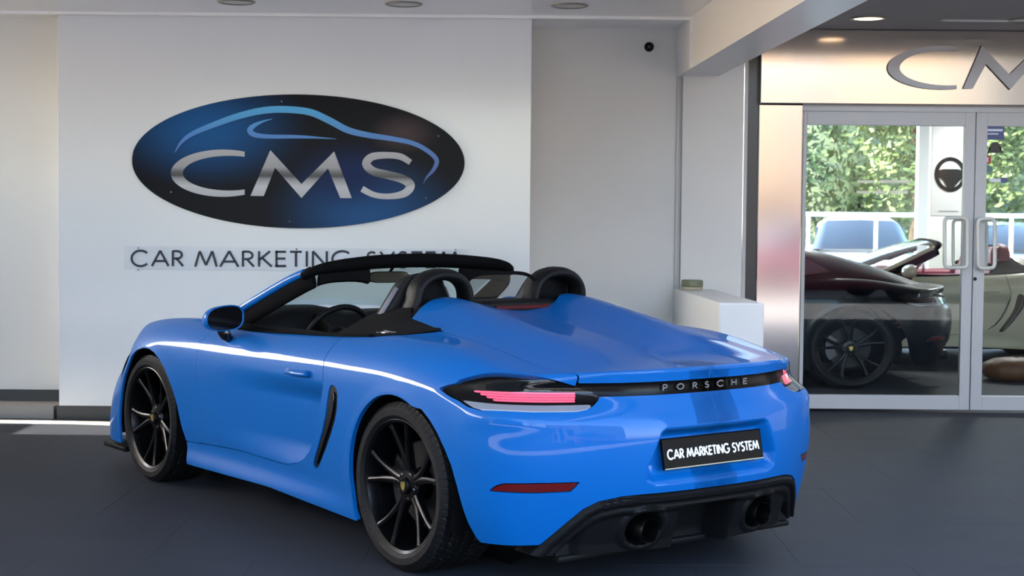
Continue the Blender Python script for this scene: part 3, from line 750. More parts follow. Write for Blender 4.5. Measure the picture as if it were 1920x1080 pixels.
# bulkhead with its strip between the humps
bk = MB(); rows = []
for yy in np.linspace(-.36, .36, 15):
    zt = 1.050-.10*yy*yy; q_ = .075*sstep(.14, .30, abs(yy)); rows.append([(.345+q_, yy, .96), (.337+q_, yy, 1.000), (.345+q_, yy, zt-.012), (.38+q_, yy, zt), (.53, yy, zt), (.54, yy, .85)])
bk.grid(rows, smooth=False).build('bulkhead_trim', M['plastic_black'], car)
MB().box((.328, -.15, 1.012), (.345, .15, 1.028)).build('high_brake_light', M['red_dark'], car)
# wind deflector
ring = []
for k in range(33):
    a = PI*k/32; ring.append((.50, .200*math.copysign(abs(math.cos(a))**.55, math.cos(a)), 1.055+.112*abs(math.sin(a))**.5))
gl = MB(); gl.prism([(p[1], p[2]) for p in ring], 0, .498, .502); df = gl.build('wind_deflector', M['glass_smoke'], car)
MB().tube(ring, .0085, 8).build('deflector_rim', M['trim_black'], df)
# roll hoops
for s in (1, -1):
    path = [(.52, .165, .90), (.52, .170, 1.02)]
    for k in range(17):
        a = PI*k/16; path.append((.52, .3254-.138*math.copysign(abs(math.cos(a))**.9, math.cos(a)), 1.050+.115*abs(math.sin(a))**.85))
    path += [(.52, .48, 1.02), (.52, .486, .90)]
    hp = [Vector((a-.03*(c-1.05), s*b, c)) for a, b, c in path]
    MB().tube(hp, [(.058, .027)]*len(hp), 14, flat=(1, 0, 0)).build('roll_hoop', M['leather_black'], car)
# seats
def make_seat(s):
    c = .365*s
    st = empty('seat', parent=car)
    rows = []
    prof = [(.80, .86, .30), (.80, 1.00, .27), (.775, 1.08, .22), (.735, 1.14, .175), (.70, 1.178, .145), (.665, 1.185, .12), (.64, 1.17, .12)]
    prof = [(.84, .50, .25), (.76, .62, .25), (.70, .74, .25), (.665, .86, .24), (.645, .96, .21), (.63, 1.045, .160), (.618, 1.105, .125), (.605, 1.140, .105), (.585, 1.160, .075)]
    for (xx, zz, w) in prof:
        row = []
        for k in range(25):
            a = 2*PI*k/24-PI/2
            cx_ = math.copysign(abs(math.sin(a))**.6, math.sin(a)); sy_ = math.cos(a)
            d = .055 if sy_ > 0 else .045
            yy = w*cx_; bol = .035*(abs(cx_)**4) if sy_ > 0 else 0
            row.append((xx+d*sy_+bol, c+yy, zz-.3*d*sy_))
        rows.append(row[:-1])
    m = MB().grid(rows, closed_v=True); n0 = len(m.v)-24; m.f.append(tuple(range(n0, n0+24))); m.sm.append(False)
    m.build('backrest', M['leather_black'], st)
    for q in (-1, 1):
        rr = [Vector((xx+.01, c+q*(w+.002), zz)) for xx, zz, w in prof[2:7]]
        MB().tube([p+Vector((-.012, 0, 0)) for p in rr], [(.018, .005)]*5, 10, flat=(1, 0, 0)).build('side_insert', M['alcantara_grey'], st)
    cu = MB().grid([[(xx, c+yy, .40+.10*(1-((abs(yy)/.27)**2))**.5*0+zz+.05*(abs(yy)/.26)**3) for xx, zz in ((.95, .06), (1.1, .05), (1.3, .07), (1.46, .09), (1.52, .05), (1.5, -.1))] for yy in np.linspace(-.26, .26, 9)])
    cu.build('seat_cushion', M['leather_black'], st)
    return st
for s in (1, -1): make_seat(s)
# dashboard and wheel
dsec = [(2.12, .90), (1.95, .922), (1.80, .930), (1.68, .925), (1.62, .90), (1.60, .82), (1.66, .60), (1.70, .35)]
rows = []
for yy in np.linspace(-.70, .70, 29):
    hb = .035*math.exp(-((yy-.37)/.20)**4); row = []
    for i, (a, b) in enumerate(dsec): row.append((a-(.02*hb/.035 if 3 <= i <= 5 else 0)-.10*(abs(yy)/.7)**3*(1 if i < 2 else 0), yy, b+(hb if 1 <= i <= 4 else 0)-.02*(abs(yy)/.7)**4))
    rows.append(row)
MB().grid(rows).build('dashboard', M['leather_black'], car)
sw = empty('steering_wheel', (1.39, .345, .812), parent=car); sw.rotation_euler = (0, math.radians(-22), 0)
MB().tube([(0, .178*math.cos(2*PI*k/40), .178*math.sin(2*PI*k/40)) for k in range(40)], .0145, 10, closed=True).build('wheel_rim', M['leather_black'], sw)
MB().lathe([(0, -.03), (.04, -.028), (.062, -.01), (.065, .02), (.03, .05), (.03, .25), (0, .25)], 24, 0).build('horn_pad', M['plastic_black'], sw)
for a in (0, PI, -PI/2-.35, -PI/2+.35):
    MB().tube([(0, .05*math.cos(a), .05*math.sin(a)), (0, .172*math.cos(a), .172*math.sin(a))], [(.012, .006)]*2, 8).build('wheel_spoke', M['steel_dark'], sw)
MB().box((1.0, -.11, .40), (1.75, .11, .60)).build('centre_console', M['plastic_black'], car, bevel=.02)
# --- door mirrors
for s in (1, -1):
    def mp(d, q): return
    mc = Vector((1.56, s*.872, .925)); rows = []
    out = []
    for k in range(28):
        a = 2*PI*k/28; c_, s_ = math.cos(a), math.sin(a)
        yy = .098*math.copysign(abs(c_)**.75, c_); zz = .060*math.copysign(abs(s_)**.75, s_)
        zz += .010*(-yy/.098)*(1 if zz > 0 else .25); out.append((yy, zz))
    for dx, kk, dz in ((-.012, .93, 0), (-.020, 1.0, 0), (0, 1.03, 0), (.03, 1.0, -.002), (.06, .88, -.006), (.085, .66, -.012), (.10, .35, -.016), (.104, .02, -.018)):
        rows.append([mc+Vector((dx, s*u*kk, v*kk+dz)) for u, v in out])
    hm = MB().grid(rows, closed_v=True).build('door_mirror', M['paint_blue'], car)
    MB().prism([(mc.y+s*u*.92, mc.z+v*.90) for u, v in out], 0, mc.x-.014, mc.x-.010).build('mirror_glass', M['gloss_black'], hm)
    MB().tube([mc+Vector((.03, -s*.005, -.045)), mc+Vector((.045, -s*.025, -.085)), mc+Vector((.06, -s*.06, -.108)), mc+Vector((.06, -s*.12, -.108))], [(.050, .026), (.048, .026), (.044, .024), (.036, .018)], 12, flat=(1, 0, 0)).build('mirror_arm', M['gloss_black'], hm)
# --- diffuser: one black moulding with swept ribs, a deep middle channel and a mouth for each tail pipe
yy_, zz_ = np.meshgrid(np.linspace(-.745, .745, 227), np.linspace(.125, .41, 54), indexing='ij'); ay = np.abs(yy_)
edge = -sd2(ay, zz_, DIFF); dep = np.full(ay.shape, .004)
bump_ = lambda a, b, v, w=.005: sstep(a-w, a+w, v)*(1-sstep(b-w, b+w, v))
dep -= .016*bump_(.008, .036, edge); dep -= .004*bump_(.052, .070, edge); dep += .012*sstep(.070, .082, edge)
dep += .13*(1-sstep(.125, .150, ay))*sstep(.060, .085, edge)
dep += .03*sstep(.53, .56, ay)*sstep(.06, .09, edge)
pe = np.hypot((ay-.305)/.078, (zz_-.252)/.066); dep -= .010*bump_(1.0, 1.35, pe, .10); dep += .10*(1-sstep(.86, .99, pe))
zbot = np.interp(ay, [0, .12, .16, .45, .60, .70, .745], [.135, .135, .160, .165, .160, .165, .185])
xr_ = R_T(ay.ravel(), np.maximum(zz_, .20).ravel()).reshape(ay.shape)
Pd_ = np.stack([xr_+dep+.10*np.maximum(0, .20-zz_)*2, yy_, zz_], -1)
V_, F_, B_ = clip(Pd_, AX(sd2(ay, zz_, DIFF)+.0015, zbot-zz_))
n0 = len(V_); mp_ = {}; ex = []
for a_, b_ in B_:
    for q in (a_, b_):
        if q not in mp_: mp_[q] = n0+len(ex); ex.append(V_[q]+np.array([.10, 0, 0]))
dm = MB().add(V_.tolist()+[e.tolist() for e in ex], F_+[(a_, b_, mp_[b_], mp_[a_]) for a_, b_ in B_], True)
for o in [o for o in bpy.data.objects if o.name.startswith('rear_diffuser')]: bpy.data.objects.remove(o)
dfo = dm.build('rear_diffuser', M['plastic_black'], car, fix=True, sharp=.6)
for s in (1, -1):
    Yc, Zc = .301*s, .247
    MB().lathe([(.040, -.76), (.041, -.868), (.044, -.874), (.047, -.868), (.048, -.76)], 40, 0, c=(0, Yc, Zc)).build('tail_pipe', M['pipe_dark'], car, sharp=.6)
    MB().lathe([(0, -.78), (.041, -.78)], 24, 0, c=(0, Yc, Zc)).build('pipe_inside', M['frame_dark'], car, fix=False)
MB().box((-.72, -.62, .135), (-.30, .62, .16)).build('rear_undertray', M['plastic_black'], car, bevel=.01)
# --- plate
lean = math.atan2(.022, .11)
pl = empty('number_plate', (-.892, 0, .535), parent=car); pl.rotation_euler = (0, lean, 0)
b_ = MB().box((-.004, -.26, -.055), (.004, .26, .055)); bo = b_.build('plate_panel', M['plate_black'], pl, bevel=.002)
MB().box((-.002, -.264, -.059), (.006, .264, .059)).build('plate_holder', M['trim_black'], pl)
MB().box((-.006, -.262, -.058), (.002, .262, -.054)).build('plate_edge', M['tray_cream'], pl)
lay, tot = layout('CAR MARKETING SYSTEM', .13, .42); sc = .485/tot; hh = .034
for ch, x0 in lay:
    lm = MB()
    for st in GL[ch][1]: ribbon3(lm, [((x0+a)*sc, b*hh) for a, b in st], .0068, lambda u, v, d: (-.0042-d, .2425-u, v-.020), .0008)
    lm.build('plate_letter', M['plate_white'], pl)
# --- lettering on the light strip
lay, tot = layout('PORSCHE', .62, .5); wd = .455; sc = wd/tot
for ch, x0 in lay:
    xc = .235-(x0+GL[ch][0]/2)*sc; xr = float(R_T(np.array([abs(xc)]), np.array([.78]))[0]); lm = MB()
    for st in GL[ch][1]: ribbon3(lm, [((a-GL[ch][0]/2)*.036*1.05, b*.022) for a, b in st], .0042, lambda u, v, d: (xr+.006-d, xc-u, .772+v), .004)
    lm.build('badge_letter', M['badge_grey'], car)
# camera eye in the plate recess, small chrome pin on the black cover, moulded sidewall letters
MB().lathe([(0, .030), (.010, .028), (.014, .015), (.014, 0)], 14, 0, c=(-.935+.055, 0, .618)).build('reversing_camera', M['gloss_black'], car)
for s in (1, -1):
    zz = .925; MB().tube([(.42, s*.715, zz+.002), (.385, s*.712, zz+.004), (.37, s*.71, zz+.006), (.355, s*.709, zz+.007), (.33, s*.705, zz+.008), (.29, s*.70, zz+.010)], [(.002, .003), (.003, .006), (.006, .012), (.005, .01), (.003, .006), (.001, .002)], 8).build('cover_emblem', M['chrome'], car)
    MB().box((2.92, min(s*.60, s*.815), .095), (3.23, max(s*.60, s*.815), .125)).build('front_splitter', M['plastic_black'], car, bevel=.01)
# ================================================================ the covered bay
fl_o = box('floor', (-9, .8, -.30), (9, 11.35, -.012), M['floor_tile'], kind='structure')
def floor_pieces():
    W, D = .90, .90; mesh = None; k = 0
    me = MB().box((-.4496, -.4496, -.0115), (.4496, .4496, 0)).mesh('floor_tile')
    bm = bmesh.new(); bm.from_mesh(me); bmesh.ops.bevel(bm, geom=[e for e in bm.edges if all(v.co.z > -.001 for v in e.verts)], offset=.0006, segments=1, affect='EDGES'); bm.to_mesh(me); bm.free()
    me.materials.append(M['floor_tile'])
    for iy in range(12):
        for ix in range(16):
            o = bpy.data.objects.new('floor_tile', me); SC.collection.objects.link(o); o.parent = fl_o
            o.location = (-7.35+ix*W+(.45 if iy % 2 else 0), 1.25+iy*D-.0, random.uniform(-.0004, .0003)); o.rotation_euler = (random.uniform(-.0006, .0006), random.uniform(-.0006, .0006), 0)
floor_pieces()
YS, YR = 10.45, 11.05      # sign panel face, recessed wall face
XL, XP = px(110, 600, Y=YS).x, px(995, 300, Y=YS).x
ZC = 2.79
box('ground_outside', (-60, -60, -.35), (60, .8, -.013), M['asphalt'], kind='structure')
box('pavement_outside', (-25, -3.4, -.30), (25, 1.0, -.006), M['paving_pale'], kind='structure')
# walls
box('wall_back', (-6, YR, 0), (px(1393, 300, Y=YR).x, YR+.15, 3.1), M['wall_warm'], kind='structure')
sp = box('wall_sign_panel', (XL, YS, .095), (XP, YS+.10, ZC), M['panel_white'], kind='structure', bevel=.003)
box('wall_sign_panel_core', (XL+.01, YS+.10, .0), (XP-.004, YR, ZC), M['wall_white'], kind='structure')
box('baseboard_sign', (XL-.02, YS+.012, 0), (XP-.01, YS+.1, .094), M['skirting_dark'], kind='structure')
lp = box('wall_left', (-6, YS+.30, .17), (XL-.001, YR-.001, ZC), M['panel_gloss'], kind='structure')
box('baseboard_left', (-6, YS+.29, .09), (XL-.001, YR-.002, .169), M['skirting_dark'], kind='structure')
box('trim_1', (-6, YS+.02, 0), (XL-.045, YR-.002, .088), M['skirting_grey'], kind='structure')
box('baseboard_recess', (XP, YR-.012, 0), (1.2, YR, .09), M['skirting_dark'], kind='structure')
# ceiling
ce = box('ceiling', (-7.5, 2.2, ZC), (1.28, 10.3, ZC+.25), M['ceiling_white'], kind='structure')
box('ceiling_back', (-5.9, 10.3, ZC), (1.28, YR+.1, ZC+.25), M['ceiling_white'], kind='structure')
box('ceiling_entrance', (1.28, 9.3, ZC+.02), (9, YR+.35, ZC+.27), M['ceiling_grey'], kind='structure')
box('ceiling_shade_canopy', (1.75, 2.2, 4.2), (9, 9.2, 4.4), M['ceiling_white'], kind='structure')  # unseen canopy added to keep zenith light off the right-hand floor
box('trim_2', (-5.7, YS-.06, ZC-.022), (px(1296, 40, Y=YS-.05).x, YS-.03, ZC-.0005), M['trim_light'], kind='structure')
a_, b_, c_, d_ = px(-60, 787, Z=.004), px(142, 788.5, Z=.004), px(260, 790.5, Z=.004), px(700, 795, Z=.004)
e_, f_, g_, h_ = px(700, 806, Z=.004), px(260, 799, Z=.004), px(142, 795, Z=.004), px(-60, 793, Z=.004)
MB().prism([(p.x, p.y) for p in (a_, b_, c_, d_, e_, f_, g_, h_)], 2, .0, .0035).build('trim_sun_strip', M['sun_strip_pale'], kind='structure')  # pale strip stands in for the band of sun along the wall foot
box('wall_light_block', (6.0, 3.2, 0), (6.2, YR+.2, 4.2), M['wall_grey'], kind='structure')  # unseen wall added to cut the side light from the right
# downstand beam (runs forward, slightly off square)
ang = math.radians(-2.6)
bx0 = px(1296, 130, Y=YS-.05).x; ZB = px(1296, 128, Y=YS-.05).z
bm_ = MB(); w = .285
P0 = Vector((bx0, YS-.05, 0)); dv = Vector((-math.sin(ang)*-1, -math.cos(ang), 0)); dv = Vector((.0454, -.999, 0)); rt = Vector((1, .045, 0))
def cbox(mb, o, a, b, L, z0, z1):      # along dv from o, offsets a..b across
    v = []
    for zz in (z0, z1):
        for q, t in ((a, 0), (b, 0), (b, L), (a, L)): p = o+rt*q+dv*t; v.append((p.x, p.y, zz))
    mb.add(v, [(0, 1, 2, 3), (4, 5, 6, 7), (0, 1, 5, 4), (1, 2, 6, 5), (2, 3, 7, 6), (3, 0, 4, 7)])
Ob = P0-dv*(YR-YS+.05)
cbox(bm_, Ob+rt*.0, 0, w, 8.9, ZB, ZC+.2); bm_.build('beam', M['beam_white'], kind='structure')
tl = MB(); cbox(tl, P0, -.012, .0, .03, ZB, ZC-.001); tl.build('trim_3', M['trim_light'], kind='structure')
# pier right of the recess
xg, xq = px(1279, 300, Y=YR-.08).x, px(1393, 300, Y=YR-.08).x
box('wall_pier', (xg, YR-.08, 0), (xq, YR-.001, ZC+.2), M['wall_warm'], kind='structure')
box('trim_4', (xg-.036, YR-.02, 0), (xg-.001, YR-.001, ZB), M['frame_grey'], kind='structure')
# low parapet wall
lw = MB(); O2 = Vector((px(1262, 535, Y=YR).x, YR, 0)); cbox(lw, O2, 0, .275, 1.86, 0, .915)
lw.build('wall_low', M['wall_white'], kind='structure', bevel=.012)
tq = px(1298, 537, Z=.916); tq.y = YR-.22
tr = empty('small_tray', (px(1298, 530, Y=tq.y).x, tq.y, .9155), label='small olive-green tin with cream base on the low white wall', cat='tin')
MB().lathe([(0, 0), (.070, 0), (.074, .006), (.074, .018), (.070, .022), (0, .022)], 28).build('tin_base', M['tray_cream'], tr, sharp=.5)
MB().lathe([(0, .022), (.072, .022), (.077, .028), (.077, .064), (.072, .070), (0, .071)], 28).build('tin_lid', M['tray_green'], tr, sharp=.5)
# dark reveal and steel cladding round the doors
YD = 11.25
x1, x2, x3 = px(1393, 400, Y=YD-.1).x, px(1422, 400, Y=YD-.1).x, px(1502, 400, Y=YD).x
rv = MB().box((x1-.02, YD-.02, 0), (x2+.01, YD+.10, ZC)); rv.build('trim_5', M['frame_dark'], kind='structure')
box('trim_6', (x1+.005, YD-.06, 0), (x1+.03, YD, ZC), M['frame_grey'], kind='structure')
ZF0, ZF1 = px(1460, 196, Y=YD).z, px(1700, 56, Y=YD-.1).z
box('column_cladding', (x2, YD-.04, 0), (x3-.004, YD+.30, ZF0), M['stainless'], kind='structure', bevel=.008)
fa = box('fascia_cladding', (x2, YD-.10, ZF0), (5.2, YD+.30, ZF1), M['stainless'], kind='structure', bevel=.006)
box('trim_7', (x2, YD-.06, ZF1), (5.2, YD+.3, ZC+.02), M['frame_dark'], kind='structure')
box('trim_8', (x3-.004, YD-.02, ZF0-.045), (5.2, YD+.2, ZF0-.001), M['frame_grey'], kind='structure')
# steel letters C M on the fascia
def outline_prism(poly, place, d):      # poly in px, place(u, v, depth)->3D; ear-cut through bmesh
    bm = bmesh.new(); a = [bm.verts.new(place(u, v, d)) for u, v in poly]; b = [bm.verts.new(place(u, v, 0)) for u, v in poly]; n = len(poly)
    f1 = bm.faces.new(a); f2 = bm.faces.new(b[::-1])
    for i in range(n): bm.faces.new((a[(i+1) % n], a[i], b[i], b[(i+1) % n]))
    bmesh.ops.triangulate(bm, faces=[f1, f2]); bmesh.ops.recalc_face_normals(bm, faces=bm.faces); return bm
def bm_obj(bm, name, mt, parent=None, **k):
    me = bpy.data.meshes.new(name); bm.to_mesh(me); bm.free(); return tag(link(name, me, mt, parent), **k)
def ring_c(name, C, place, d, mt, parent):      # a C as a band between two ellipses
    h = len(C)//2; O, I = C[:h], C[h:][::-1]; m = MB()
    m.grid([[place(*O[i], d), place(*I[i], d), place(*I[i], 0), place(*O[i], 0)] for i in range(h)], closed_v=True, smooth=False)
    n = len(m.v)-4*h; m.f += [(n, n+1, n+2, n+3), tuple(n+4*h-4+k for k in (3, 2, 1, 0))]; m.sm += [False, False]
    return m.build(name, mt, parent)
def cpoly(cx, cy, a, b, cut, ix, ia, ib, n=26):      # a C: outer ellipse, inner ellipse, cut off at x = cut
    def t_at(c, r): return math.degrees(math.acos(max(-1, min(1, (cut-c)/r))))
    to, ti = t_at(cx, a), t_at(ix, ia)
    if ti >= 179: raise ValueError
    o = [(cx+a*math.cos(math.radians(t)), cy-b*math.sin(math.radians(t))) for t in np.linspace(to, 360-to, n)]
    i_ = [(ix+ia*math.cos(math.radians(t)), cy-ib*math.sin(math.radians(t))) for t in np.linspace(360-ti, ti, n)]
    return o+i_
pf = lambda u, v, d: px(u, v, Y=YD-.101-d)
ltr = empty('fascia_lettering', px(1800, 165, Y=YD-.10), label='large grey metal letters CMS mounted on the steel fascia above the entrance', cat='sign')
lo_ = ltr.location.copy()
def rel(o): o.location = -Vector(lo_); return o
rel(ring_c('letter', cpoly(1768, 127, 104, 41, 1794, 1779, 92, 33), pf, .02, M['letter_steel'], ltr))
rel(bm_obj(outline_prism([(1806, 166), (1841, 85), (1893, 140), (1947, 87), (1982, 168), (1962, 168), (1938, 118), (1894, 168), (1849, 120), (1824, 166)], pf, .02), 'letter', M['letter_steel'], ltr))
sgm = MB(); ribbon3(sgm, [(2090, 101), (2065, 92), (2035, 92), (2012, 104), (2018, 120), (2050, 128), (2082, 136), (2090, 150), (2068, 163), (2030, 164), (2000, 152)], 12, lambda a, b, d: px(a, b, Y=YD-.101-d), .02)
rel(sgm.build('letter', M['letter_steel'], ltr))
# ---- glazed doors
def gdoor(name, ua, ub, ga, gb, lab):
    X0, X1 = px(ua, 500, Y=YD).x, px(ub, 500, Y=YD).x; G0, G1 = px(ga, 500, Y=YD).x, px(gb, 500, Y=YD).x
    zt, g1, g0 = px(1650, 206, Y=YD).z, px(1650, 235, Y=YD).z, px(1650, 741, Y=YD).z
    d = empty(name, (X0, YD, 0), kind='structure')
    def B(n, a, b, m, bv=None): return box(n, tuple(np.array(a)-np.array([X0, YD, 0])), tuple(np.array(b)-np.array([X0, YD, 0])), m, d, bv)
    B('door_stile', (X0, YD, .02), (G0, YD+.05, zt), M['frame_grey'], .003); B('door_stile', (G1, YD, .02), (X1, YD+.05, zt), M['frame_grey'], .003)
    B('door_rail', (G0, YD, g1), (G1, YD+.05, zt), M['frame_grey'], .003); B('door_rail', (G0, YD, .02), (G1, YD+.05, g0), M['frame_grey'], .003)
    B('door_pane', (G0, YD+.02, g0), (G1, YD+.028, g1), M['glass_door'])
    return d, X0
d1, dx1 = gdoor('door_1', 1502, 1823, 1509, 1804, '')
d2, dx2 = gdoor('door_2', 1825, 2160, 1846, 2135, '')
def handle(d, X0, ua, ub, va, vb, yo, r=.014):
    p = [px(u, v, Y=YD+yo) for u, v in ((ua, va), (ub, va), (ub, vb), (ua, vb))]; o = Vector((X0, YD, 0)); path = []
    for i in range(4):
        a, b, c = p[i-1], p[i], p[(i+1) % 4]; q = .035; A_ = b+(a-b).normalized()*q; C_ = b+(c-b).normalized()*q
        for t in (0, .33, .66, 1): path.append((A_.lerp(b, t)).lerp(b.lerp(C_, t), t)-o)
    MB().tube(path, r, 10, closed=True).build('door_handle', M['handle_cream'], d)
handle(d1, dx1, 1771, 1814, 408, 502, -.06); handle(d1, dx1, 1787, 1812, 412, 499, .10, .012)
handle(d2, dx2, 1834, 1865, 410, 503, -.06); handle(d2, dx2, 1838, 1850, 414, 500, .10, .012)
MB().lathe([(0, -.012), (.012, -.010), (.014, 0)], 14, 1, c=(px(1828, 523, Y=YD).x-dx2+.0, -.0, px(1828, 523, Y=YD).z)).build('door_lock', M['frame_dark'], d2)
# stickers on the right pane
def flat(name, ua, ub, va, vb, Y, m, parent=None, o=Vector((0, 0, 0)), t=.002, **k):
    a, b = px(ua, vb, Y=Y)-o, px(ub, va, Y=Y)-o
    return box(name, (a.x, a.y-t, a.z), (b.x, a.y, b.z), m, parent, **k)
yy = YD+.0195
st = empty('window_sticker', px(1866, 262, Y=yy), label='blue and white card sticker at top of the right door pane', cat='sticker'); oo = Vector(st.location)
flat('sticker_card', 1848, 1883, 237, 262, yy, M['sticker_blue'], st, oo); flat('sticker_stripe', 1851, 1880, 242, 246, yy-.002, M['sticker_white'], st, oo); flat('sticker_stripe', 1852, 1872, 250, 252, yy-.002, M['sticker_white'], st, oo)
def blobst(cu, cv, pts, m, label):
    bm = outline_prism([(cu+a, cv+b) for a, b in pts], lambda u, v, d: px(u, v, Y=yy-d), .002); return bm_obj(bm, 'window_sticker', m, label=label, cat='sticker')
blobst(1866, 276, [(-15, 9), (-10, 5), (-9, -4), (-5, -9), (4, -10), (9, -5), (9, 4), (14, 8), (14, 11), (-15, 11)], M['frame_dark'], 'black bell-shaped sticker on the right door pane')
s3 = flat('window_sticker', 1845, 1858, 292, 307, yy, M['sticker_red'], label='small square red sticker with a white mark on the right door pane', cat='sticker')
fm_ = flat('sticker_mark', 1850, 1853, 295, 304, yy-.002, M['sticker_white'], s3)
blobst(1853, 317, [(9*math.cos(t*PI/8), 7*math.sin(t*PI/8)) for t in range(16)], M['sticker_green'], 'small round green sticker on the right door pane')
flat('window_sticker', 1855, 1876, 335, 341, yy, M['sticker_white'], label='thin pale strip sticker beside the blue square on the right door pane', cat='sticker')
flat('window_sticker', 1876, 1888, 333, 343, yy, M['sticker_blue'], label='tiny dark blue square sticker on the right door pane', cat='sticker')
# ---- downlights
def downlight(u, v, warm, label, zc=None, r=.115, group=None):
    zc = zc or ZC; p = px(u, v, Z=zc)
    d = empty('downlight', (p.x, p.y, zc), label=label, cat='ceiling light', group=group)
    MB().lathe([(r-.018, -.004), (r-.004, -.010), (r+.006, -.006), (r+.008, 0), (r-.018, 0)], 36, closed=True).build('light_ring', M['ring_metal'], d)
    MB().lathe([(0, -.002), (r*.55, -.0022), (r-.018, -.004)], 30).build('light_diffuser', M['lamp_glow_warm' if warm else 'lamp_off'], d)
    return d
downlight(443, 3, 0, 'leftmost of the three recessed ceiling lights above the oval sign')
downlight(757, 7, 0, 'middle of the three recessed ceiling lights above the oval sign')
downlight(1068, 10, 0, 'unlit recessed ceiling light left of the white beam')
downlight(1628, 34, 1, 'warm lit round downlight right of the white beam', zc=ZC+.02)
downlight(1925, 37, 0, 'round downlight cut by the right edge, above the letters on the steel fascia', zc=ZC+.02)
a, b = px(1765, 37, Z=ZC+.02), px(1895, 37, Z=ZC+.02)
vt = empty('ceiling_slot', (a.x, a.y, ZC+.02), label='long slim pale ceiling slot beside the warm downlight', cat='vent')
box('slot_frame', (0, -.03, -.008), (b.x-a.x, .03, 0), M['frame_grey'], vt, .002); box('slot_core', (.02, -.012, -.010), (b.x-a.x-.02, .012, -.0085), M['beam_white'], vt)
# black round fitting on the recessed wall
rf = px(1217, 88, Y=YR)
w_ = empty('wall_fitting', (rf.x, YR, rf.z), label='small round black fitting high on the recessed wall', cat='wall fitting')
MB().lathe([(0, -.030), (.022, -.030), (.030, -.026), (.033, -.016), (.035, 0)], 28, 1).build('fitting_body', M['plastic_black'], w_)
MB().lathe([(0, -.0345), (.010, -.034), (.014, -.0302), (.014, -.028)], 20, 1).build('fitting_lens', M['gloss_black'], w_)
# ================================================================ the sign
a, b = px(247, 300, Y=YS-.02), px(871, 300, Y=YS-.02); zt, zb = px(559, 177, Y=YS-.02).z, px(559, 428, Y=YS-.02).z
sg = empty('oval_sign', ((a.x+b.x)/2, YS, (zt+zb)/2), label='large dark blue oval wall sign with silver letters CMS under a blue car outline', cat='sign'); oo = Vector(sg.location)
RA, RB = (b.x-a.x)/2, (zt-zb)/2
ov = MB(); ov.grid([[(k1*RA*math.cos(2*PI*i/128), y_, k1*RB*math.sin(2*PI*i/128)) for i in range(128)] for y_, k1 in ((0, 1), (-.020, 1), (-.024, .996))], closed_v=True, smooth=False)
n0 = len(ov.v)-128; ov.f.append(tuple(range(n0, n0+128))); ov.sm.append(False); ov.build('sign_board', M['oval_print'], sg)
C3 = lambda X, Y: (220+X*.354167, 160+Y*.354167)
YT = YS-.0245
ps = lambda u, v, d: px(u, v, Y=YT-d)-oo
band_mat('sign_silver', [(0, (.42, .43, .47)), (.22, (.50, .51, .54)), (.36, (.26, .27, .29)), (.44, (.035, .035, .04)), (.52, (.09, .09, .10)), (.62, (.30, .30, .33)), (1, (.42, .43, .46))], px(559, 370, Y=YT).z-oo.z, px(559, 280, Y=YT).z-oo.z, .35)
band_mat('swoosh_blue', [(0, (.02, .06, .20)), (.3, (.04, .12, .42)), (.65, (.05, .22, .60)), (1, (.05, .40, .78))], px(559, 345, Y=YT).z-oo.z, px(559, 203, Y=YT).z-oo.z, .35)
cl = [C3(X, Y) for X, Y in cpoly(560, 465, 277, 125, 674, 592, 245, 92, 34)]
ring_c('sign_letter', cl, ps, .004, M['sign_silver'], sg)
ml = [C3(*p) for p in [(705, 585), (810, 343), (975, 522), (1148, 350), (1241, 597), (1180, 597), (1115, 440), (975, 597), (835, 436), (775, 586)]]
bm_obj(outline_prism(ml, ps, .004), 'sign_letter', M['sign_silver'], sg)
def vribbon(pts, name, m):
    P = [(x, y) for x, y, w in pts]; W = [w for x, y, w in pts]
    sm = smooth_path([(x, y, w) for x, y, w in pts], 5); q = MB()
    ribbon3(q, [C3(p.x, p.y) for p in sm], [p.z*.354167 for p in sm], ps, .004); return q.build(name, m, sg)
vribbon([(1552, 408, 30), (1500, 378, 34), (1430, 370, 34), (1350, 378, 40), (1318, 415, 44), (1355, 455, 44), (1430, 474, 44), (1510, 496, 46), (1552, 530, 46), (1520, 572, 40), (1440, 588, 30), (1360, 580, 30), (1295, 548, 34)], 'sign_letter', M['sign_silver'])
vribbon([(305, 355, 4), (340, 300, 16), (400, 255, 24), (520, 205, 30), (650, 160, 34), (780, 132, 36), (900, 128, 36), (1020, 142, 36), (1120, 185, 36), (1220, 237, 34), (1330, 264, 30), (1450, 282, 26), (1560, 305, 24), (1640, 345, 24), (1690, 395, 24), (1675, 445, 20), (1640, 485, 12), (1618, 522, 2)], 'car_outline', M['swoosh_blue'])
vribbon([(820, 178, 2), (765, 193, 12), (718, 217, 24), (702, 240, 30), (728, 262, 26), (800, 271, 22), (950, 272, 18), (1060, 277, 10), (1160, 284, 2)], 'window_outline', M['swoosh_blue'])
def screw(p, parent, o):
    MB().lathe([(0, -.004), (.004, -.0035), (.006, 0)], 10, 1, c=tuple(p-o)).build('screw', M['screw'], parent)
for X, Y in ((870, 85), (285, 565), (912, 720), (1635, 598), (1700, 268)): screw(px(*C3(X, Y), Y=YT), sg, oo)
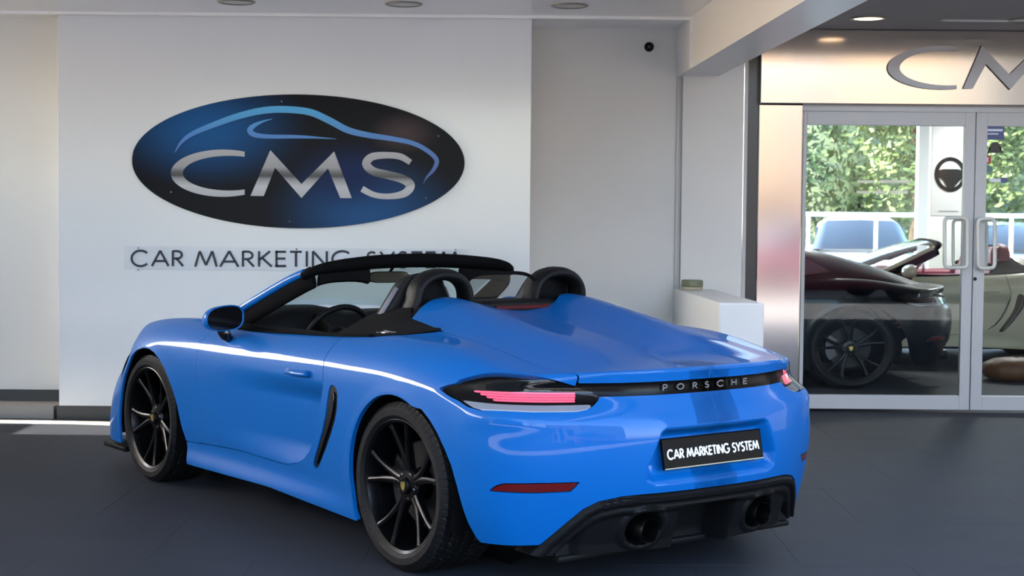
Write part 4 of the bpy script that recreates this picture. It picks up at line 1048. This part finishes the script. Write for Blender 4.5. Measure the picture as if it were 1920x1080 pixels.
# lettering board under it
bl, br = px(233, 484, Y=YS), px(882, 484, Y=YS); zt, zb = px(540, 464, Y=YS).z, px(540, 507, Y=YS).z
tb = empty('lettering_board', ((bl.x+br.x)/2, YS, (zt+zb)/2), label='long clear board on the wall with dark letters CAR MARKETING SYSTEM', cat='sign'); oo = Vector(tb.location)
box('board_panel', (bl.x-oo.x, -.006, zb-oo.z), (br.x-oo.x, 0, zt-oo.z), M['text_plate'], tb, .001)
def word(text, u0, u1, v0, v1, sw):
    lay, tot = layout(text, .17); k = (u1-u0)/tot
    for ch, x0 in lay:
        q = MB()
        for s_ in GL[ch][1]: ribbon3(q, [(u0+(x0+a)*k, v1+(v0-v1)*b_) for a, b_ in s_], sw, lambda u, v, d: px(u, v, Y=YS-.0065-d)-oo, .003)
        q.build('letter', M['text_dark'], tb)
word('CAR', 245, 344, 470, 499, 4.4); word('MARKETING', 366, 660, 471, 500, 4.4); word('SYSTEM', 687, 861, 472, 502, 4.4)
for u, v in ((259, 463), (259, 504), (556, 465), (854, 466)): screw(px(u, v+2, Y=YS-.0065), tb, oo)
# ================================================================ inside the showroom and beyond
YF = 19.0
box('floor_showroom', (-3, 11.35, -.3), (12, YF+.3, -.002), M['floor_tile'], kind='structure')
box('ceiling_showroom', (-3, YD+.3, 2.75), (12, YF+.3, 2.95), M['wall_white'], kind='structure')
box('wall_showroom_left', (-3.1, YR+.15, 0), (-3, YF, 2.75), M['wall_white'], kind='structure')
box('wall_showroom_right', (9, YD+.3, 0), (9.1, YF, 2.75), M['wall_white'], kind='structure')
box('wall_front', (px(2160, 500, Y=YD).x+.004, YD, 0), (9, YD+.15, 3.1), M['wall_warm'], kind='structure')
# far glazing: posts, panes
def xs(u, Y=YF): return px(u, 400, Y=Y).x
wnx = [(-3, .06), (1.9, .06), (xs(1731), .085), (xs(1860)+1.6, .06), (9, .06)]
w1 = empty('window_1', (3, YF, 0), kind='structure')
def WB(n, a, b, m): return box(n, (a[0]-3, a[1]-YF, a[2]), (b[0]-3, b[1]-YF, b[2]), m, w1, .004)
for x_, hw in wnx: WB('window_post', (x_-hw, YF-.06, 0), (x_+hw, YF+.08, 2.75), M['rail_white'])
WB('window_rail', (-3, YF-.04, 0), (9, YF+.04, .12), M['frame_grey'])
for i in range(4):
    WB('window_pane', (wnx[i][0]+wnx[i][1], YF, .12), (wnx[i+1][0]-wnx[i+1][1], YF+.008, 2.75), M['glass_door'])
# wall panel carrying the steering-wheel picture, behind the left door pane
YP = 17.6
pp = box('wall_poster_panel', (xs(1743, YP), YP, 0), (xs(1835, YP), YP+.08, 2.75), M['wall_white'], kind='structure')
po = empty('wall_poster', px(1782, 375, Y=YP), label='pale poster of a black steering wheel seen through the left door pane', cat='poster'); oo = Vector(po.location)
flat('poster_sheet', 1745, 1833, 236, 404, YP-.001, M['poster_grey'], po, oo, t=.004)
ring = [px(1782+26*math.cos(2*PI*k/36), 327+29*math.sin(2*PI*k/36), Y=YP-.012)-oo for k in range(36)]
MB().tube(ring, [(.022, .006)]*36, 8, closed=True, flat=(1, 0, 0)).build('printed_wheel_rim', M['trim_black'], po)
bm_obj(outline_prism([(1758, 320), (1768, 317), (1796, 317), (1806, 320), (1806, 332), (1796, 338), (1788, 352), (1776, 352), (1768, 338), (1758, 332)], lambda u, v, d: px(u, v, Y=YP-.006-d)-oo, .006), 'printed_wheel_hub', M['plastic_black'], po)
flat('printed_line', 1766, 1776, 270, 272, YP-.006, M['letter_steel'], po, oo); flat('printed_line', 1760, 1796, 395, 397, YP-.006, M['letter_steel'], po, oo)
# notice on the far pane (its print shows from behind)
YN = YF-.01
no = empty('window_notice', px(1650, 400, Y=YN), label='faint clear notice stuck on the far showroom window, print unreadable from behind', cat='notice'); oo = Vector(no.location)
M['glass_notice'] = glass('glass_notice', (.80, .82, .78), .0)
flat('notice_sheet', 1591, 1716, 320, 398, YN, M['glass_notice'], no, oo)
for k, (ua, ub, v) in enumerate(((1608, 1640, 341), (1650, 1706, 341), (1606, 1630, 361), (1636, 1662, 361), (1668, 1702, 361))): flat('notice_print', ua, ub, v-3, v+2, YN-.003, M['lamp_off'], no, oo)
flat('notice_mark', 1608, 1614, 382, 390, YN-.003, M['frame_dark'], no, oo)
# ---- two more open sports cars inside, built from the same parts
SKIP = ('number_plate', 'badge_letter', 'reversing_camera', 'cover_emblem')
cm = children_map()
cream = copy_tree(car, None, cm, {'paint_blue': 'paint_cream', 'leather_black': 'leather_burgundy', 'alcantara_grey': 'leather_burgundy', 'glass_green': 'glass_clear'}, SKIP)
cream.location = (5.51, 15.9, 0); cream.rotation_euler = (0, 0, PI); cream['label'] = 'cream open sports car with burgundy seats inside the showroom, behind the right door pane'
black = copy_tree(car, None, cm, {'paint_blue': 'paint_black', 'light_pink': 'red_reflector', 'glass_green': 'glass_smoke'}, SKIP+('roll_hoop', 'wind_deflector', 'seat', 'cover_flap', 'hump_trim', 'bulkhead_trim', 'rear_diffuser'))
black.scale = (1.1, 1.05, 1.0); black.location = (px(1590, 600, Y=12.9).x, 12.9+.75, 0); black.rotation_euler = (0, 0, PI); black['label'] = 'black fastback sports car inside the showroom, seen through the left door pane'
# its hard roof sweeping down to the tail
rows = []
for xx, zt, hw in ((2.05, .93, .60), (1.70, 1.09, .60), (1.35, 1.225, .575), (1.0, 1.275, .56), (.65, 1.262, .56), (.33, 1.20, .57), (0, 1.11, .58), (-.30, 1.02, .57), (-.55, .925, .56), (-.76, .84, .52)):
    zb = float(T_T(np.array([xx]), np.array([.70]))[0])-.03; row = []
    for k in range(17):
        t = -1+2*k/16; yv = (hw+.12*(1-min(1, (1-abs(t))*2.4)))*math.copysign(min(1, abs(t)*1.12), t)
        zz = zt-(zt-zb)*abs(t)**3.2-.02*t*t; row.append((xx, yv, zz))
    rows.append(row)
MB().grid(rows).build('roof', M['paint_black'], black)
# side glass of the black car
for s in (1, -1):
    MB().prism([(1.85, .90), (1.40, 1.15), (1.0, 1.20), (.60, 1.17), (.30, 1.08), (.12, .98), (.5, .93)], 1, min(s*.655, s*.665), max(s*.655, s*.665)).build('side_window', M['gloss_black'], black)
for k, (x_, y_) in enumerate(((3.4, 16.9), (5.6, 16.9))):
    ld = bpy.data.lights.new('showroom_fill', 'AREA'); ld.energy = 18; ld.size = .6; lo = bpy.data.objects.new('showroom_fill', ld); SC.collection.objects.link(lo); lo.location = (x_, y_, 2.70)  # unseen fill lamps added to lighten the showroom
pouf = empty('leather_pouf', (px(1905, 700, Y=13.6).x, 13.6, 0), label='brown rounded leather pouf on the showroom floor below the cream car', cat='pouf')
pr = [(0, .0), (.20, .0), (.27, .03), (.30, .09), (.28, .15), (.20, .19), (.08, .205), (0, .205)]
ro = []
for k in range(48):
    a = 2*PI*k/48; w = 1+.04*abs(math.sin(a*6)); ro.append([(r*w*math.cos(a), r*w*math.sin(a)*.8, h) for r, h in pr])
MB().grid(ro, closed_u=True).build('pouf_cushion', M['brown_leather'], pouf)
MB().lathe([(0, .2045), (.02, .204), (.024, .212), (0, .216)], 14).build('pouf_button', M['brown_leather'], pouf)
# ---- outside, behind the showroom
box('ground_behind', (-40, YF+.3, -.4), (60, 90, -.02), M['paving_grey'], kind='structure')
YG = 22.5
rl = empty('railing', (0, YG, 0), label='white metal railing behind the showroom glass', cat='railing')
zr = px(1600, 402, Y=YG).z
MB().box((-6, -.03, zr-.035), (14, .03, zr+.035)).build('hand_rail', M['rail_white'], rl)
for k in range(15):
    MB().box((-5+k*1.0+.37-.025, -.025, -.02), (-5+k*1.0+.37+.025, .025, zr-.035)).build('rail_post', M['rail_white'], rl)
MB().box((-6, -.02, .45), (14, .02, .49)).build('lower_rail', M['rail_white'], rl)
def parked(loc, rz, paint, label, L=4.3, Wd=1.8, H=1.5):
    r = empty('parked_car', loc, rz, label=label, cat='car', group=None)
    def sec(x, z0, z1, hw, tum=.0): return [(x, -hw, z0), (x, -hw-.02, (z0+z1)/2), (x, -hw+.06, z1), (x, -hw*.6, z1+.015), (x, hw*.6, z1+.015), (x, hw-.06, z1), (x, hw+.02, (z0+z1)/2), (x, hw, z0)]
    h = L/2; w = Wd/2
    b = MB().grid([sec(-h, .45, .80, w*.80), sec(-h+.12, .28, .92, w*.93), sec(-h+.6, .22, .97, w), sec(0, .20, .95, w), sec(h-1.3, .20, .93, w), sec(h-.5, .24, .82, w*.97), sec(h-.12, .28, .70, w*.86), sec(h, .40, .58, w*.7)], closed_v=True)
    b.build('body', paint, r)
    rows = []
    for x, zt, hw in ((-h+.35, .95, w*.84), (-h+.75, H-.09, w*.74), (-h+1.2, H-.01, w*.72), (0, H, w*.71), (.45, H-.05, w*.72), (.95, 1.16, w*.80), (1.25, .95, w*.86)):
        rows.append([(x, -hw-.06, .93), (x, -hw, .93+(zt-.93)*.85), (x, -hw*.8, zt), (x, 0, zt+.015), (x, hw*.8, zt), (x, hw, .93+(zt-.93)*.85), (x, hw+.06, .93)])
    MB().grid(rows[0:2]+[rows[1]]).build('rear_window', M['glass_smoke'], r)
    MB().grid(rows[1:5]).build('roof', paint, r)
    MB().grid(rows[4:]).build('windscreen', M['gloss_black'], r)
    for s in (1, -1):
        MB().prism([(-h+.62, .97), (-h+.85, H-.16), (.35, H-.16), (.95, .97)], 1, min(s*(w*.745), s*(w*.80)), max(s*(w*.745), s*w*.80)).build('side_window', M['gloss_black'], r)
        for xx in (-h+.85, h-.85):
            wh = MB().lathe([(.0, s*.0), (.20, s*.0), (.24, s*.02), (.31, s*.02), (.33, 0), (.33, -s*.2), (0, -s*.2)], 28, 1, c=(xx, s*(w+.005), .33)); wh.build('wheel', M['tyre'], r)
    return r
parked((px(1620, 430, Y=25.2).x, 25.6, 0), -1.75, M['paint_white'], 'white parked car outside behind the railing, pointing at the showroom', H=1.46)
parked((px(1745, 440, Y=25.6).x+1.3, 26.1, 0), -1.62, M['paint_silver'], 'silver-blue parked car outside, right of the white one', H=1.40)
parked((px(1905, 440, Y=26).x+2.2, 26.2, 0), -1.6, M['paint_silver'], 'silver parked car outside, seen through the right door pane', H=1.46)
def tree(x, y, h, r, lm, label, seed, n=7000):
    rnd = random.Random(seed); t = empty('tree', (x, y, 0), label=label, cat='tree')
    MB().tube([(0, 0, -.05), (.1, 0, h*.3), (0, .1, h*.55), (.1, 0, h*.75)], [.22, .17, .12, .05], 8).build('trunk', M['bark'], t)
    q = MB(); blobs = [(rnd.uniform(-r, r)*.75, rnd.uniform(-r, r)*.5, h*rnd.uniform(.35, .95), r*rnd.uniform(.28, .5)) for _ in range(26)]
    for i in range(n):
        bx_, by, bz, br_ = rnd.choice(blobs); v = Vector((rnd.gauss(0, 1), rnd.gauss(0, 1), rnd.gauss(0, 1))).normalized()*br_*rnd.uniform(.75, 1.05); c = Vector((bx_, by, bz))+v
        a = Vector((rnd.gauss(0, 1), rnd.gauss(0, 1), rnd.gauss(0, 1))).normalized(); b2 = a.orthogonal().normalized(); s_ = rnd.uniform(.05, .13)
        q.add([c-a*s_, c+b2*s_*.5, c+a*s_, c-b2*s_*.5], [(0, 1, 2, 3)])
    q.build('foliage', lm, t, fix=False, kind='stuff')
for i, (x, y, h, r, lm, lab) in enumerate([(8.2, 31, 6, 1.7, 'leaf_light', 'light green tree at the left edge of the left door pane'), (12.4, 36, 7, 1.9, 'leaf_light', 'tall light green tree behind the parked white car'),
        (13.2, 29.5, 6, 1.5, 'leaf_light', 'bushy green tree seen left in the right door pane'), (16.6, 33, 7, 1.8, 'leaf_dark', 'dark green tree seen at the right edge of the right door pane'), (20.5, 40, 8, 2.2, 'leaf_dark', 'dark green tree farthest right behind the showroom')]):
    tree(x, y, h, r, M[lm], lab, 10+i)
hl = MB(); hr = []
for i in range(40):
    xx = -10+i*1.3; hr.append([(xx, 46+1.5*math.sin(i*.7), -.1), (xx, 46.8+1.5*math.sin(i*.7), 3+1.1*math.sin(i*1.3)), (xx, 49, 5.5+1.6*math.sin(i*.9+1)), (xx, 55, 6)])
hl.grid(hr).build('hillside', M['leaf_hill'], kind='structure')
q = MB(); rnd = random.Random(77)
for k in range(14000):
    cx_ = rnd.uniform(4, 26); hz = 4.6+.8*math.sin(cx_*1.1)+.5*math.sin(cx_*2.3); cz_ = rnd.uniform(0, 1)**.8*hz; cy_ = 42.5+.7*math.sin(cx_*1.7)+.5*math.sin(cz_*2)+rnd.uniform(-.25, .25)
    c_ = Vector((cx_, cy_, cz_)); a = Vector((rnd.gauss(0, 1), rnd.gauss(0, 1), rnd.gauss(0, 1))).normalized(); b2 = a.orthogonal().normalized(); s_ = rnd.uniform(.08, .20)
    q.add([c_-a*s_, c_+b2*s_*.5, c_+a*s_, c_-b2*s_*.5], [(0, 1, 2, 3)])
tag(q.build('shrub_bank', M['leaf_light'], fix=False), 'bank of light green shrubs behind the railing and parked cars', 'shrubs', kind='stuff')
# ---- what stands opposite the bay (behind the photographer)
fb = MB().box((-8, 0, 0), (7.0, 6, 8.0)); f_ = fb.build('wall_opposite', M['facade_beige'], kind='structure'); f_.location = (13, -36, 0); f_.rotation_euler = (0, 0, math.radians(42))
fd = MB().box((7.0, 0, 0), (17, 6.3, 9.0)).build('wall_opposite_dark', M['facade_grey'], kind='structure'); fd.location = (13, -36, 0); fd.rotation_euler = (0, 0, math.radians(42))
op = empty('street_facade_openings', (13, -36, 0), math.radians(42), label='dark shop windows and added dark bay of the beige building across the street', cat='facade')
for k in range(4):
    box('shop_window', (-7.4+k*3.4, 6.0, .3), (-5.6+k*3.4, 6.05, 2.3), M['frame_dark'], op); 0
MB().box((-24, -40, 0), (-13, -4.5, 13)).build('wall_street_shade', M['facade_grey'], kind='structure')  # unseen tall block added to throw shade over the street
box('dark_band_bay', (.9, 6.0, 2.6), (2.55, 6.12, 7.8), M['side_grey'], op)  # dark upright added so the steel fascia reflects a dark band
parked((5.4, -4.6, 0), 2.9, M['paint_red'], 'red car parked in the street behind the photographer', H=1.45)
for i, (x, y, h, r) in enumerate([(-9, -18, 9, 2.4), (-4, -22, 8, 2.2), (26, -6, 8, 2.5), (31, -2, 9, 2.5)]):
    tree(x, y, h, r, M['leaf_dark'], ['large tree left across the street', 'smaller tree across the street, left of the beige building', 'tree right of the bay in the street', 'large tree far right of the bay in the street'][i], 50+i, 1500)
# unseen wall added to shade the bay; gap and low top shape the light
box('wall_side_shade', (-5.9, 2.2, 0), (-5.7, 10.55, 1.70), M['side_grey'], kind='structure')
for o in bpy.data.objects:
    if o.parent is None:
        k = o.name.split('.')[0]
        if k == 'downlight': o['group'] = 'recessed ceiling downlights of the bay'
        elif k == 'window_sticker': o['group'] = 'stickers on the right door pane'
        elif k == 'parked_car': o['group'] = 'cars parked outside'
        elif k == 'tree': o['group'] = 'trees around the showroom'
